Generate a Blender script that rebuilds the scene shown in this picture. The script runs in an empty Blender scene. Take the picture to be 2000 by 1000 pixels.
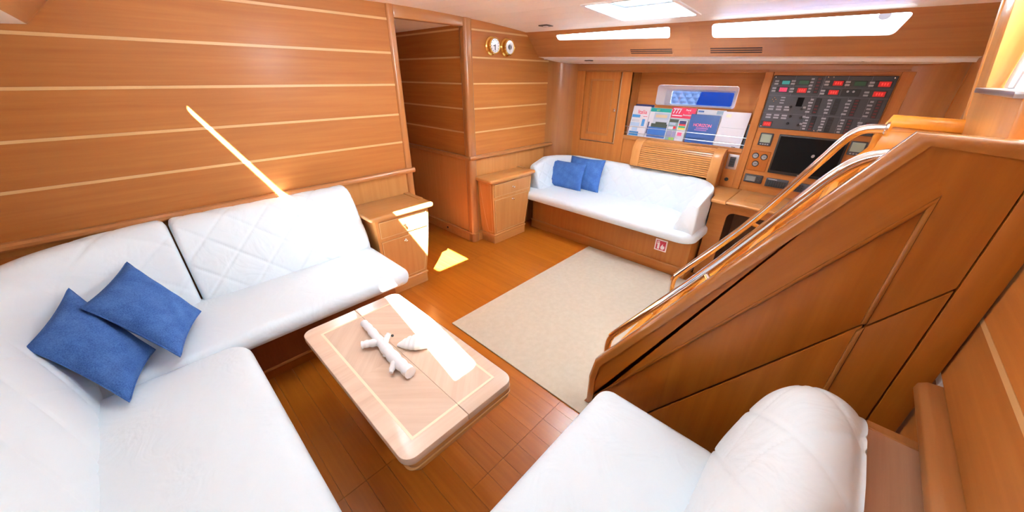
import bpy, bmesh, math, random
from mathutils import Vector, Matrix
random.seed(7)
sc = bpy.context.scene
COL = sc.collection

# ------------------------------------------------------------------ camera
CAM_H = 1.6
YAW, PITCH, ROLL = 0.814942538, 0.473561086, 0.00922830863
fwd = Vector((math.sin(YAW)*math.cos(PITCH), math.cos(YAW)*math.cos(PITCH), -math.sin(PITCH)))
rgt = Vector((math.cos(YAW), -math.sin(YAW), 0))
upv = rgt.cross(fwd)
r2 = rgt*math.cos(ROLL) + upv*math.sin(ROLL)
u2 = -rgt*math.sin(ROLL) + upv*math.cos(ROLL)
cd = bpy.data.cameras.new('camera')
cd.sensor_width = 36.0
cd.lens = 686.224/2000*36
cd.clip_start = 0.02
cam = bpy.data.objects.new('camera', cd)
COL.objects.link(cam)
m3 = Matrix((r2, u2, -fwd)).transposed()
cam.matrix_world = Matrix.Translation((0, 0, CAM_H)) @ m3.to_4x4()
sc.camera = cam

# ------------------------------------------------------------------ light
SUN_D = Vector((0.58, 0.61, -1.0)).normalized()
w = bpy.data.worlds.new('sky'); sc.world = w; w.use_nodes = True
bg = w.node_tree.nodes['Background']
bg.inputs[0].default_value = (0.72, 0.87, 1.0, 1); bg.inputs[1].default_value = 9.0
sl = bpy.data.lights.new('sun', 'SUN'); sl.energy = 190.0; sl.angle = 0.009; sl.color = (1.0, 0.98, 0.95)
so = bpy.data.objects.new('sun', sl); COL.objects.link(so)
so.rotation_euler = (-SUN_D).to_track_quat('Z', 'Y').to_euler(); so.location = (-6, -6, 9)

def area(name, loc, direction, sx, sy, power, color=(1, 1, 1)):
    l = bpy.data.lights.new(name, 'AREA'); l.shape = 'RECTANGLE'; l.size = sx; l.size_y = sy
    l.energy = power; l.color = color
    o = bpy.data.objects.new(name, l); COL.objects.link(o)
    o.location = loc; o.rotation_euler = Vector(direction).to_track_quat('-Z', 'Y').to_euler()
    return o
# daylight falling in through the roof hatches and the companionway
area('port_hatch_daylight', (0.52, 1.28, 2.17), (0, 0, -1), 0.46, 0.46, 4, (0.74, 0.88, 1.0))
area('starboard_hatch_daylight', (2.53, 1.28, 2.17), (0, 0, -1), 0.46, 0.46, 17, (0.74, 0.88, 1.0))
area('companionway_daylight', (1.62, -1.00, 1.86), (0.0, 1.0, 0.10), 0.60, 0.55, 75, (0.82, 0.92, 1.0))

vs = sc.view_settings
vs.view_transform = 'Standard'; vs.look = 'None'; vs.gamma = 1.0; vs.use_curve_mapping = False
vs.exposure = 0.60

# ------------------------------------------------------------------ helpers
ORG = {}
def link(o, parent=None):
    COL.objects.link(o)
    if parent is not None:
        o.parent = parent
    return o

def tag(o, label=None, cat=None, group=None, kind=None):
    if label: o['label'] = label
    if cat: o['category'] = cat
    if group: o['group'] = group
    if kind: o['kind'] = kind
    return o

def thing(name, loc, label=None, cat=None, group=None, kind=None):
    o = bpy.data.objects.new(name, None); o.empty_display_size = 0.05
    COL.objects.link(o); o.location = loc
    ORG[o.name] = Vector(loc)
    return tag(o, label, cat, group, kind)

class MB:
    def __init__(s): s.v = []; s.f = []
    def add(s, vs_, fs):
        n = len(s.v); s.v += [tuple(p) for p in vs_]; s.f += [tuple(i+n for i in f) for f in fs]
        return s
    def box(s, x0, x1, y0, y1, z0, z1):
        return s.add([(x0,y0,z0),(x1,y0,z0),(x1,y1,z0),(x0,y1,z0),(x0,y0,z1),(x1,y0,z1),(x1,y1,z1),(x0,y1,z1)],
                     [(0,3,2,1),(4,5,6,7),(0,1,5,4),(1,2,6,5),(2,3,7,6),(3,0,4,7)])
    def prism(s, bottom, top):
        """two loops with equal counts, closed solid"""
        n = len(bottom)
        return s.add(list(bottom)+list(top), [tuple(range(n-1,-1,-1)), tuple(range(n,2*n))] +
                     [(i,(i+1)%n,n+(i+1)%n,n+i) for i in range(n)])
    def ext(s, poly, axis, a, b):
        """poly in the two other axes (in x,y,z order), extruded along axis from a to b"""
        def P(p, t):
            q = list(p); q.insert('xyz'.index(axis), t); return tuple(q)
        return s.prism([P(p, a) for p in poly], [P(p, b) for p in poly])
    def loft(s, loops, closed=True, caps=True):
        n = len(loops[0]); b = len(s.v)
        for L in loops: s.v += [tuple(p) for p in L]
        for k in range(len(loops)-1):
            for i in range(n if closed else n-1):
                j = (i+1) % n
                s.f.append((b+k*n+i, b+k*n+j, b+(k+1)*n+j, b+(k+1)*n+i))
        if caps and closed:
            s.f.append(tuple(b+i for i in range(n-1,-1,-1)))
            s.f.append(tuple(b+(len(loops)-1)*n+i for i in range(n)))
        return s
    def tube(s, pts, r, n=10, closed=False):
        pts = [Vector(p) for p in pts]; loops = []
        t0 = (pts[1]-pts[0]).normalized()
        a = t0.orthogonal().normalized()
        for i, p in enumerate(pts):
            t = (pts[min(i+1, len(pts)-1)]-pts[max(i-1, 0)]).normalized()
            a = (a - t*a.dot(t)).normalized(); b_ = t.cross(a)
            rr = r[i] if isinstance(r, (list, tuple)) else r
            loops.append([p + (a*math.cos(2*math.pi*k/n)+b_*math.sin(2*math.pi*k/n))*rr for k in range(n)])
        return s.loft(loops)
    def lathe(s, c, axis, prof, n=24):
        """prof = [(radius, height along axis)]"""
        c = Vector(c); ax = Vector(axis).normalized(); a = ax.orthogonal().normalized(); b_ = ax.cross(a)
        return s.loft([[c+ax*h+(a*math.cos(2*math.pi*k/n)+b_*math.sin(2*math.pi*k/n))*max(r, 1e-4) for k in range(n)] for r, h in prof])
    def ring(s, outer, inner):
        """flat plate between two loops of equal count (open surface)"""
        n = len(outer)
        return s.add(list(outer)+list(inner), [(i,(i+1)%n,n+(i+1)%n,n+i) for i in range(n)])
    def build(s, name, mat, parent=None, bevel=0.0, seg=2, smooth=False, origin=None, shade_angle=None):
        me = bpy.data.meshes.new(name)
        if parent is not None: org = ORG[parent.name]
        elif origin is not None: org = Vector(origin)
        else:
            xs = [p[0] for p in s.v]; ys = [p[1] for p in s.v]; zs = [p[2] for p in s.v]
            org = Vector(((min(xs)+max(xs))/2, (min(ys)+max(ys))/2, min(zs)))
        me.from_pydata([tuple(Vector(p)-org) for p in s.v], [], s.f)
        bm = bmesh.new(); bm.from_mesh(me)
        bmesh.ops.recalc_face_normals(bm, faces=bm.faces)
        if bevel > 0:
            es = [e for e in bm.edges if len(e.link_faces) == 2 and e.calc_face_angle(0) > 0.5]
            bmesh.ops.bevel(bm, geom=es, offset=bevel, segments=seg, profile=0.5, affect='EDGES', clamp_overlap=True)
        if smooth or bevel > 0:
            for f in bm.faces: f.smooth = True
            for e in bm.edges:
                if len(e.link_faces) == 2 and e.calc_face_angle(0) > (shade_angle or 0.7): e.smooth = False
        bm.to_mesh(me); bm.free()
        me.materials.append(mat)
        o = bpy.data.objects.new(name, me)
        link(o, parent)
        if parent is None: o.location = org
        ORG[o.name] = org
        return o

def box(name, mat, parent, x0, x1, y0, y1, z0, z1, bevel=0.0, seg=2):
    return MB().box(x0, x1, y0, y1, z0, z1).build(name, mat, parent, bevel, seg)

def catmull(pts, n=8):
    P = [Vector(p) for p in pts]; out = []
    for i in range(len(P)-1):
        p0 = P[max(i-1, 0)]; p1 = P[i]; p2 = P[i+1]; p3 = P[min(i+2, len(P)-1)]
        for k in range(n):
            t = k/n
            out.append(0.5*((2*p1)+(p2-p0)*t+(2*p0-5*p1+4*p2-p3)*t*t+(3*p1-p0-3*p2+p3)*t**3))
    out.append(P[-1]); return out

def resample(pts, step):
    P = [Vector(p) for p in pts]; d = [0]
    for a, b in zip(P, P[1:]): d.append(d[-1]+(b-a).length)
    n = max(2, int(round(d[-1]/step))); out = []; k = 0
    for i in range(n+1):
        s = d[-1]*i/n
        while k < len(P)-2 and d[k+1] < s: k += 1
        t = (s-d[k])/max(1e-9, d[k+1]-d[k]); out.append(P[k].lerp(P[k+1], t))
    return out

def rrect(a0, a1, b0, b1, r, n=6):
    """rounded rectangle loop in 2D"""
    out = []
    for cx, cy, s in ((a1-r, b1-r, 0), (a0+r, b1-r, 1), (a0+r, b0+r, 2), (a1-r, b0+r, 3)):
        for k in range(n+1):
            t = (s+k/n)*math.pi/2; out.append((cx+r*math.cos(t), cy+r*math.sin(t)))
    return out

def rect_like(loop, a0, a1, b0, b1):
    """a rectangle sampled so that it pairs with a rounded-rect loop of the same count"""
    n = len(loop); q = n//4; cs = [(a1, b1), (a0, b1), (a0, b0), (a1, b0)]
    return [cs[i//q] for i in range(n)]

# ------------------------------------------------------------------ materials
def nt(name):
    m = bpy.data.materials.new(name); m.use_nodes = True
    t = m.node_tree; b = t.nodes['Principled BSDF']
    return m, t, b

def plain(name, col, rough=0.5, metal=0.0, emit=None, es=0.0, coat=0.0, noise=0.0, nscale=40):
    m, t, b = nt(name)
    b.inputs['Base Color'].default_value = (*col, 1); b.inputs['Roughness'].default_value = rough
    b.inputs['Metallic'].default_value = metal; b.inputs['Coat Weight'].default_value = coat
    if emit:
        b.inputs['Emission Color'].default_value = (*emit, 1); b.inputs['Emission Strength'].default_value = es
    if noise > 0:
        tc = t.nodes.new('ShaderNodeTexCoord'); n = t.nodes.new('ShaderNodeTexNoise'); n.inputs['Scale'].default_value = nscale
        n.inputs['Detail'].default_value = 4
        mx = t.nodes.new('ShaderNodeMix'); mx.data_type = 'RGBA'
        mx.inputs['A'].default_value = (*[c*(1-noise) for c in col], 1); mx.inputs['B'].default_value = (*[min(1, c*(1+noise)) for c in col], 1)
        t.links.new(tc.outputs['Object'], n.inputs['Vector']); t.links.new(n.outputs['Fac'], mx.inputs['Factor'])
        t.links.new(mx.outputs['Result'], b.inputs['Base Color'])
    return m

def wood(name, dark, light, axis='x', rough=0.5, coat=0.06, across=34.0, along=1.3, var=0.10, rot=(0, 0, 0), contrast=(0.12, 0.90)):
    if 'table' not in name and 'ledge' not in name and 'varnished' not in name:
        dark = (dark[0]*0.80, dark[1]*0.73, dark[2]*0.55); light = (light[0]*0.80, light[1]*0.73, light[2]*0.55)
    m, t, b = nt(name); N = t.nodes; L = t.links
    tc = N.new('ShaderNodeTexCoord'); mp = N.new('ShaderNodeMapping')
    s = [across]*3; s['xyz'.index(axis)] = along
    mp.inputs['Scale'].default_value = s
    mr = N.new('ShaderNodeMapping'); mr.inputs['Rotation'].default_value = rot
    oi = N.new('ShaderNodeObjectInfo')
    off = N.new('ShaderNodeVectorMath'); off.operation = 'SCALE'; off.inputs[0].default_value = (3.1, 2.3, 1.7)
    L.new(oi.outputs['Random'], off.inputs['Scale'])
    ad = N.new('ShaderNodeVectorMath'); ad.operation = 'ADD'
    L.new(tc.outputs['Object'], mr.inputs['Vector']); L.new(mr.outputs['Vector'], ad.inputs[0]); L.new(off.outputs['Vector'], ad.inputs[1])
    L.new(ad.outputs['Vector'], mp.inputs['Vector'])
    n1 = N.new('ShaderNodeTexNoise'); n1.inputs['Scale'].default_value = 1.0; n1.inputs['Detail'].default_value = 7
    n1.inputs['Roughness'].default_value = 0.62; n1.inputs['Distortion'].default_value = 0.35
    L.new(mp.outputs['Vector'], n1.inputs['Vector'])
    rp = N.new('ShaderNodeValToRGB'); rp.color_ramp.elements[0].position = contrast[0]; rp.color_ramp.elements[1].position = contrast[1]
    rp.color_ramp.elements[0].color = (*dark, 1); rp.color_ramp.elements[1].color = (*light, 1)
    L.new(n1.outputs['Fac'], rp.inputs['Fac'])
    hs = N.new('ShaderNodeHueSaturation'); ma = N.new('ShaderNodeMapRange')
    ma.inputs['To Min'].default_value = 1-var; ma.inputs['To Max'].default_value = 1+var
    L.new(oi.outputs['Random'], ma.inputs['Value']); L.new(ma.outputs['Result'], hs.inputs['Value']); L.new(rp.outputs['Color'], hs.inputs['Color'])
    L.new(hs.outputs['Color'], b.inputs['Base Color'])
    bp = N.new('ShaderNodeBump'); bp.inputs['Strength'].default_value = 0.06; bp.inputs['Distance'].default_value = 0.002
    L.new(n1.outputs['Fac'], bp.inputs['Height']); L.new(bp.outputs['Normal'], b.inputs['Normal'])
    b.inputs['Roughness'].default_value = rough; b.inputs['Coat Weight'].default_value = coat; b.inputs['Coat Roughness'].default_value = 0.2; b.inputs['Specular IOR Level'].default_value = 0.3
    return m

WD, WL = (0.40, 0.128, 0.026), (0.57, 0.235, 0.066)
M = {}
for a in 'xyz': M['wall_'+a] = wood('cherry_wood_'+a, WD, WL, a)
M['inlay'] = plain('pale_maple_inlay', (0.60, 0.34, 0.14), 0.4)
M['pale_inlay'] = plain('cream_inlay', (0.84, 0.72, 0.52), 0.35)
M['post'] = wood('cherry_post', (0.38, 0.145, 0.05), (0.55, 0.25, 0.10), 'z', rough=0.3, coat=0.4, across=18)
M['mould_x'] = wood('cherry_moulding', (0.38, 0.15, 0.055), (0.56, 0.26, 0.11), 'x', rough=0.28, coat=0.4)
M['mould_y'] = wood('cherry_moulding_fore_aft', (0.38, 0.15, 0.055), (0.56, 0.26, 0.11), 'y', rough=0.28, coat=0.4)
M['floor'] = wood('teak_floor', (0.34, 0.09, 0.008), (0.54, 0.18, 0.020), 'y', rough=0.32, coat=0.2, across=40, along=1.6, var=0.06)
M['stair'] = wood('stair_cherry', (0.32, 0.088, 0.008), (0.49, 0.168, 0.022), 'z', rough=0.42, coat=0.08, across=30)
SLOPE = math.atan2(1.158, -0.707)
M['stair_s'] = wood('stair_cherry_raked', (0.32, 0.088, 0.008), (0.49, 0.168, 0.022), 'y', rough=0.42, coat=0.08, across=30, rot=(-SLOPE, 0, 0))
M['stair_l'] = wood('stair_cherry_raked_cap', (0.34, 0.12, 0.03), (0.50, 0.21, 0.06), 'y', rough=0.22, coat=0.6, across=24, rot=(-SLOPE, 0, 0))
M['tread'] = wood('varnished_tread', (0.55, 0.18, 0.016), (0.80, 0.34, 0.04), 'x', rough=0.22, coat=0.5, across=18)
M['tread_z'] = wood('varnished_riser', (0.53, 0.175, 0.018), (0.76, 0.32, 0.045), 'z', rough=0.2, coat=0.7, across=18)
M['table_x'] = wood('pale_table_x', (0.62, 0.42, 0.30), (0.82, 0.63, 0.49), 'x', rough=0.30, coat=0.3, across=26, contrast=(0.2, 0.85))
M['table_d'] = wood('pale_table_diagonal', (0.62, 0.42, 0.30), (0.82, 0.63, 0.49), 'x', rough=0.30, coat=0.3, across=26, rot=(0, 0, 0.785), contrast=(0.2, 0.85))
M['table_e'] = wood('pale_table_other_diagonal', (0.62, 0.42, 0.30), (0.82, 0.63, 0.49), 'x', rough=0.30, coat=0.3, across=26, rot=(0, 0, -0.785), contrast=(0.2, 0.85))
M['table_y'] = wood('pale_table_y', (0.62, 0.42, 0.30), (0.82, 0.63, 0.49), 'y', rough=0.30, coat=0.3, across=26, contrast=(0.2, 0.85))
M['light_z'] = wood('light_cherry_z', (0.52, 0.22, 0.07), (0.70, 0.36, 0.15), 'z', rough=0.35, across=30)
M['light_x'] = wood('light_cherry_x', (0.52, 0.22, 0.07), (0.70, 0.36, 0.15), 'x', rough=0.28, coat=0.4, across=30)
M['light_y'] = wood('light_cherry_y', (0.52, 0.22, 0.07), (0.70, 0.36, 0.15), 'y', rough=0.28, coat=0.4, across=30)
M['ceil'] = plain('cream_ceiling_panel', (0.95, 0.91, 0.85), 0.45, noise=0.01)
M['soffit'] = plain('cream_soffit', (0.90, 0.83, 0.74), 0.5)
M['seam'] = plain('seam_shadow', (0.05, 0.02, 0.01), 0.8)
M['white'] = plain('white_gelcoat', (0.88, 0.88, 0.88), 0.35)
M['hull'] = plain('hull_lining', (0.55, 0.42, 0.30), 0.7)
M['chrome'] = plain('polished_steel', (0.86, 0.86, 0.88), 0.08, 1.0)
M['steel'] = plain('brushed_steel', (0.62, 0.62, 0.64), 0.3, 1.0)
M['brass'] = plain('polished_brass', (0.83, 0.56, 0.16), 0.14, 1.0)
M['dial'] = plain('white_dial', (0.85, 0.88, 0.92), 0.3, coat=0.8)
M['black'] = plain('black_plastic', (0.012, 0.012, 0.014), 0.4)
M['ink'] = plain('dark_ink', (0.02, 0.02, 0.03), 0.6)
M['screen'] = plain('dark_screen', (0.004, 0.004, 0.005), 0.3)
M['screen'].node_tree.nodes['Principled BSDF'].inputs['Specular IOR Level'].default_value = 0.12
M['panel'] = plain('grey_panel', (0.042, 0.042, 0.050), 0.5)
M['panel_line'] = plain('panel_joint', (0.13, 0.13, 0.15), 0.4)
M['print'] = plain('pale_print', (0.30, 0.30, 0.33), 0.5)
M['lcd'] = plain('pale_lcd', (0.30, 0.36, 0.28), 0.3)
M['red_led'] = plain('red_led_display', (0.18, 0.0, 0.0), 0.5, emit=(1.0, 0.008, 0.006), es=0.26)
M['pink_led'] = plain('pink_led_display', (0.4, 0.02, 0.1), 0.3, emit=(1.0, 0.05, 0.22), es=0.22)
M['teal_led'] = plain('teal_led_display', (0.02, 0.25, 0.25), 0.3, emit=(0.05, 0.6, 0.55), es=0.15)
M['green_led'] = plain('dim_green_display', (0.005, 0.03, 0.01), 0.3, emit=(0.02, 0.2, 0.05), es=0.08)
M['led_glow'] = plain('lit_red_digit', (0.6, 0.02, 0.02), 0.5, emit=(1.0, 0.06, 0.04), es=0.45)
M['breaker'] = plain('dark_red_breaker', (0.10, 0.006, 0.01), 0.4)

def leather():
    m, t, b = nt('white_leather'); N = t.nodes; L = t.links
    b.inputs['Base Color'].default_value = (0.78, 0.88, 0.94, 1); b.inputs['Roughness'].default_value = 0.48
    b.inputs['Specular IOR Level'].default_value = 0.35
    tc = N.new('ShaderNodeTexCoord'); n = N.new('ShaderNodeTexNoise'); n.inputs['Scale'].default_value = 6; n.inputs['Detail'].default_value = 3
    n.inputs['Distortion'].default_value = 1.2
    n2 = N.new('ShaderNodeTexNoise'); n2.inputs['Scale'].default_value = 260; n2.inputs['Detail'].default_value = 2
    L.new(tc.outputs['Object'], n.inputs['Vector']); L.new(tc.outputs['Object'], n2.inputs['Vector'])
    b1 = N.new('ShaderNodeBump'); b1.inputs['Strength'].default_value = 0.25; b1.inputs['Distance'].default_value = 0.03
    b2 = N.new('ShaderNodeBump'); b2.inputs['Strength'].default_value = 0.08; b2.inputs['Distance'].default_value = 0.002
    L.new(n.outputs['Fac'], b1.inputs['Height']); L.new(n2.outputs['Fac'], b2.inputs['Height'])
    L.new(b1.outputs['Normal'], b2.inputs['Normal']); L.new(b2.outputs['Normal'], b.inputs['Normal'])
    return m
M['leather'] = leather()

def fabric(name, c1, c2, scale=240, bump=0.4):
    m, t, b = nt(name); N = t.nodes; L = t.links
    tc = N.new('ShaderNodeTexCoord')
    n = N.new('ShaderNodeTexNoise'); n.inputs['Scale'].default_value = scale; n.inputs['Detail'].default_value = 3
    n3 = N.new('ShaderNodeTexNoise'); n3.inputs['Scale'].default_value = scale/14; n3.inputs['Detail'].default_value = 4
    L.new(tc.outputs['Object'], n.inputs['Vector']); L.new(tc.outputs['Object'], n3.inputs['Vector'])
    ad = N.new('ShaderNodeMath'); ad.operation = 'MULTIPLY_ADD'; ad.inputs[1].default_value = 0.6
    mu = N.new('ShaderNodeMath'); mu.operation = 'MULTIPLY'; mu.inputs[1].default_value = 0.4
    L.new(n3.outputs['Fac'], mu.inputs[0]); L.new(n.outputs['Fac'], ad.inputs[0]); L.new(mu.outputs[0], ad.inputs[2])
    rp = N.new('ShaderNodeValToRGB'); rp.color_ramp.elements[0].position = 0.36; rp.color_ramp.elements[1].position = 0.64
    rp.color_ramp.elements[0].color = (*c1, 1); rp.color_ramp.elements[1].color = (*c2, 1)
    L.new(ad.outputs[0], rp.inputs['Fac']); L.new(rp.outputs['Color'], b.inputs['Base Color'])
    bp = N.new('ShaderNodeBump'); bp.inputs['Strength'].default_value = bump; bp.inputs['Distance'].default_value = 0.003
    L.new(n.outputs['Fac'], bp.inputs['Height']); L.new(bp.outputs['Normal'], b.inputs['Normal'])
    b.inputs['Roughness'].default_value = 0.9; b.inputs['Specular IOR Level'].default_value = 0.15
    return m
M['denim'] = fabric('blue_denim', (0.028, 0.085, 0.27), (0.075, 0.17, 0.44))
M['carpet'] = fabric('beige_carpet', (0.55, 0.475, 0.36), (0.63, 0.555, 0.44), 420, 0.6)

def glass(name, tint=(1, 1, 1), g=0.04):
    m = bpy.data.materials.new(name); m.use_nodes = True; t = m.node_tree; t.nodes.clear()
    o = t.nodes.new('ShaderNodeOutputMaterial'); a = t.nodes.new('ShaderNodeBsdfTransparent'); b = t.nodes.new('ShaderNodeBsdfGlossy')
    a.inputs[0].default_value = (*tint, 1); b.inputs['Roughness'].default_value = 0.03
    mx = t.nodes.new('ShaderNodeMixShader'); mx.inputs[0].default_value = g
    t.links.new(a.outputs[0], mx.inputs[1]); t.links.new(b.outputs[0], mx.inputs[2]); t.links.new(mx.outputs[0], o.inputs[0])
    return m
M['glass'] = glass('clear_glass')
M['dimming'] = glass('dimming_glass', (0.16, 0.165, 0.18), 0.04)  # dark tint added to dim the over-bright view outside the small window
def frosted():
    m = bpy.data.materials.new('frosted_acrylic'); m.use_nodes = True; t = m.node_tree; t.nodes.clear()
    o = t.nodes.new('ShaderNodeOutputMaterial'); a = t.nodes.new('ShaderNodeBsdfTranslucent'); a.inputs[0].default_value = (0.9, 0.92, 0.95, 1)
    t.links.new(a.outputs[0], o.inputs[0]); return m
M['frosted'] = frosted()

# ================================================================== SETTING
STRIP = [1.117, 1.325, 1.534, 1.742, 1.949]
SH = 0.007
def rows(z0, z1):
    """plank rows between the inlay strips from z0 to z1"""
    e = [z0]+[s for s in STRIP if z0 < s < z1]+[z1]
    return [(a+(SH if i > 0 else 0), b-(SH if i < len(e)-2 else 0)) for i, (a, b) in enumerate(zip(e, e[1:]))]

def planked_y(root, x0, x1, y, z0, z1, side, mat):
    """horizontal planks on a wall of constant y; side = -1 faces -y"""
    for a, b in rows(z0, z1):
        box('plank', mat, root, x0, x1, min(y, y-side*0.016), max(y, y-side*0.016), a, b, 0.0012, 1)
    for s in STRIP:
        if z0 < s < z1:
            yy = y+side*0.0005
            box('inlay_strip', M['inlay'], root, x0, x1, min(yy, y-side*0.015), max(yy, y-side*0.015), s-SH, s+SH)
def planked_x(root, y0, y1, x, z0, z1, side, mat):
    for a, b in rows(z0, z1):
        box('plank', mat, root, min(x, x-side*0.016), max(x, x-side*0.016), y0, y1, a, b, 0.0012, 1)
    for s in STRIP:
        if z0 < s < z1:
            xx = x+side*0.0005
            box('inlay_strip', M['inlay'], root, min(xx, x-side*0.015), max(xx, x-side*0.015), y0, y1, s-SH, s+SH)

def zc(x, y): return 2.04-0.0296*(x-1.53)**2-0.0177*(2.67-y)

# ---- floor of planks
fl = box('floor', M['seam'], None, -0.85, 4.0, -1.3, 4.6, -0.06, -0.012); tag(fl, kind='structure')
PW = 0.0985
x = -0.45; k = 0
while x < 3.12:
    cuts = [-0.42, 0.735 if x > 0.45 else 1.10, 2.36 if x < 2.25 else 2.70]
    if 1.45 < x < 2.25: cuts.append(4.3)
    elif x < 0.15: cuts = [-0.42, 1.10, 2.2]
    else: cuts = cuts[:2]+[2.70]
    for a, b in zip(cuts, cuts[1:]):
        box('plank', M['floor'], fl, x+0.0003, x+PW-0.0003, a+0.0005, b-0.0005, -0.02, 0.0, 0.0005, 1)
    x += PW; k += 1

# ---- front bulkhead
wf = MB().box(-0.85, 1.57, 2.69, 2.75, 0.0, 2.1).box(2.25, 3.75, 2.69, 2.75, 0.0, 2.1).box(1.57, 2.25, 2.69, 2.75, 1.97, 2.1).build('wall_front', M['wall_x'])
tag(wf, kind='structure')
planked_y(wf, -0.80, 1.53, 2.67, 0.90, 2.07, -1, M['wall_x'])
planked_y(wf, 2.30, 3.56, 2.67, 0.90, 2.06, -1, M['wall_x'])
box('lower_panel', M['light_z'], wf, -0.80, 1.56, 2.676, 2.69, 0.0, 0.872)
box('lower_panel', M['light_z'], wf, 2.29, 3.56, 2.676, 2.69, 0.0, 0.872)
MB().ext(rrect(1.528, 1.587, 2.655, 2.76, 0.02), 'z', 0.0, 2.05).build('door_post', M['post'], wf, smooth=True)
MB().ext(rrect(2.212, 2.305, 2.650, 2.74, 0.03), 'z', 0.0, 2.03).build('door_post', M['post'], wf, smooth=True)
MB().box(1.585, 2.215, 2.665, 2.72, 1.962, 2.06).build('door_header', M['mould_x'], wf, 0.006)
# dado moulding
def moulding_prof(d): return [(0.0, 0.868), (-d*0.75, 0.868), (-d, 0.878), (-d, 0.892), (-d*0.7, 0.904), (0.0, 0.906)]
def mould_y(root, x0, x1, y, d):
    pr = moulding_prof(d)
    MB().loft([[(xx, y+o*s, z) for o, z in pr] for xx, s in ((x0, 1), (x1-0.02, 1), (x1-0.006, 0.9), (x1, 0.55))]).build('dado_moulding', M['mould_x'], root, smooth=True)
mould_y(wf, -0.80, 1.605, 2.67, 0.034)
pr = moulding_prof(0.034)
path = [(3.55, 2.67, 0, 1), (2.32, 2.67, 0, 1), (2.255, 2.66, 0, 1)]
MB().loft([[(3.55, 2.67+o, z) for o, z in pr], [(2.27, 2.67+o, z) for o, z in pr],
           [(2.235+0.6*o, 2.672+0.75*o, z) for o, z in pr], [(2.23+o, 2.72, z) for o, z in pr], [(2.23+o, 4.2, z) for o, z in pr]]).build('dado_moulding', M['mould_x'], wf, smooth=True)
# plinth of the bulkhead by the doorway
MB().loft([[(2.35, 2.66, z), (2.23, 2.66, z), (2.215, 2.675, z), (2.215, 4.2, z), (2.235, 4.2, z), (2.235, 2.69, z), (2.35, 2.69, z)] for z in (0.0, 0.088)]).build('plinth', M['light_x'], wf)
MB().loft([[(2.35, 2.648+d, z), (2.228, 2.648+d, z), (2.204+d, 2.672, z), (2.204+d, 4.2, z), (2.24, 4.2, z), (2.24, 2.69, z), (2.35, 2.69, z)] for z, d in ((0.086, 0.006), (0.091, 0), (0.099, 0), (0.104, 0.006))]).build('plinth_bead', M['light_x'], wf)
MB().lathe((2.213, 3.10, 0.05), (-1, 0, 0), [(0.011, 0), (0.011, 0.006), (0.004, 0.009)], 14).build('plinth_stud', M['black'], wf)

# ---- corridor beyond the doorway
wc = MB().box(2.246, 2.30, 2.69, 4.3, 0.0, 2.1).box(1.50, 2.30, 4.2, 4.26, 0, 2.1).box(1.50, 1.56, 2.75, 4.26, 0, 2.1).build('wall_corridor', M['wall_y'])
tag(wc, kind='structure')
planked_x(wc, 2.70, 4.2, 2.23, 0.90, 2.06, -1, M['wall_y'])
box('lower_panel', M['light_z'], wc, 2.232, 2.246, 2.70, 4.2, 0.0, 0.872)
cc = box('ceiling_corridor', M['ceil'], None, 1.5, 2.3, 2.72, 4.26, 1.980, 2.05); tag(cc, kind='structure')

# ---- ceiling of cream panels
ce = thing('ceiling', (1.53, 1.2, 1.9), kind='structure')
def port_xt(y):
    if y > 1.14: return 0.07-0.01*(2.67-y)/1.53
    return 0.06-0.16*((1.14-y)/1.5)**1.1
def ceil_panel(x0, x1, y0, y1, name='ceiling_panel', follow=False):
    g = 0.0009; n = 10 if follow else 4; m_ = MB()
    xs = (x0+g, x1-g)
    bot = []; L0 = []
    for i in range(n+1):
        yy = y0+(y1-y0)*i/n
        if follow: xs = (port_xt(yy)-0.002, x1-g)
        L0.append([(xs[0], yy, zc(xs[0], yy)), (xs[1], yy, zc(xs[1], yy)), (xs[1], yy, zc(xs[1], yy)+0.02), (xs[0], yy, zc(xs[0], yy)+0.02)])
    m_.loft(L0).build(name, M['ceil'], ce)
def frange(a, b, n): return [a+(b-a)*i/n for i in range(n+1)]
def ceil_band(edges, y0, y1):
    for a, b in zip(edges, edges[1:]): ceil_panel(a, b, y0, y1)
PH = (0.27, 0.78, 1.04, 1.55)          # port hatch opening x0,x1,y0,y1
SHT = (2.257, 2.81, 1.0, 1.55)         # starboard hatch opening
ceil_panel(-0.1, PH[0]-0.05, -0.36, 2.70, follow=True); ceil_panel(PH[0]-0.05, PH[0], -0.36, 2.70)
ceil_band(frange(PH[0], PH[1], 3), -0.36, PH[2]); ceil_band(frange(PH[0], PH[1], 3), PH[3], 2.70)
ceil_band(frange(PH[1], SHT[0], 8), -0.36, 2.70)
ceil_band(frange(SHT[0], SHT[1], 3), -0.36, SHT[2]); ceil_band(frange(SHT[0], SHT[1], 3), SHT[3], 2.70)
ceil_band([SHT[1], 2.90, 3.02], -0.36, 2.70)
# backing that keeps daylight out of the panel joints
MB().box(0.10, PH[0]-.005, -0.36, 2.72, 2.07, 2.09).box(PH[1]+.005, SHT[0]-.005, -0.36, 2.72, 2.07, 2.09).box(SHT[1]+.005, 3.0, -0.36, 2.72, 2.07, 2.09)\
  .box(PH[0]-.005, PH[1]+.005, -0.36, PH[2]-.005, 2.07, 2.09).box(PH[0]-.005, PH[1]+.005, PH[3]+.005, 2.72, 2.07, 2.09)\
  .box(SHT[0]-.005, SHT[1]+.005, -0.36, SHT[2]-.005, 2.07, 2.09).box(SHT[0]-.005, SHT[1]+.005, SHT[3]+.005, 2.72, 2.07, 2.09).build('deck_core', M['white'], ce)

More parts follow.
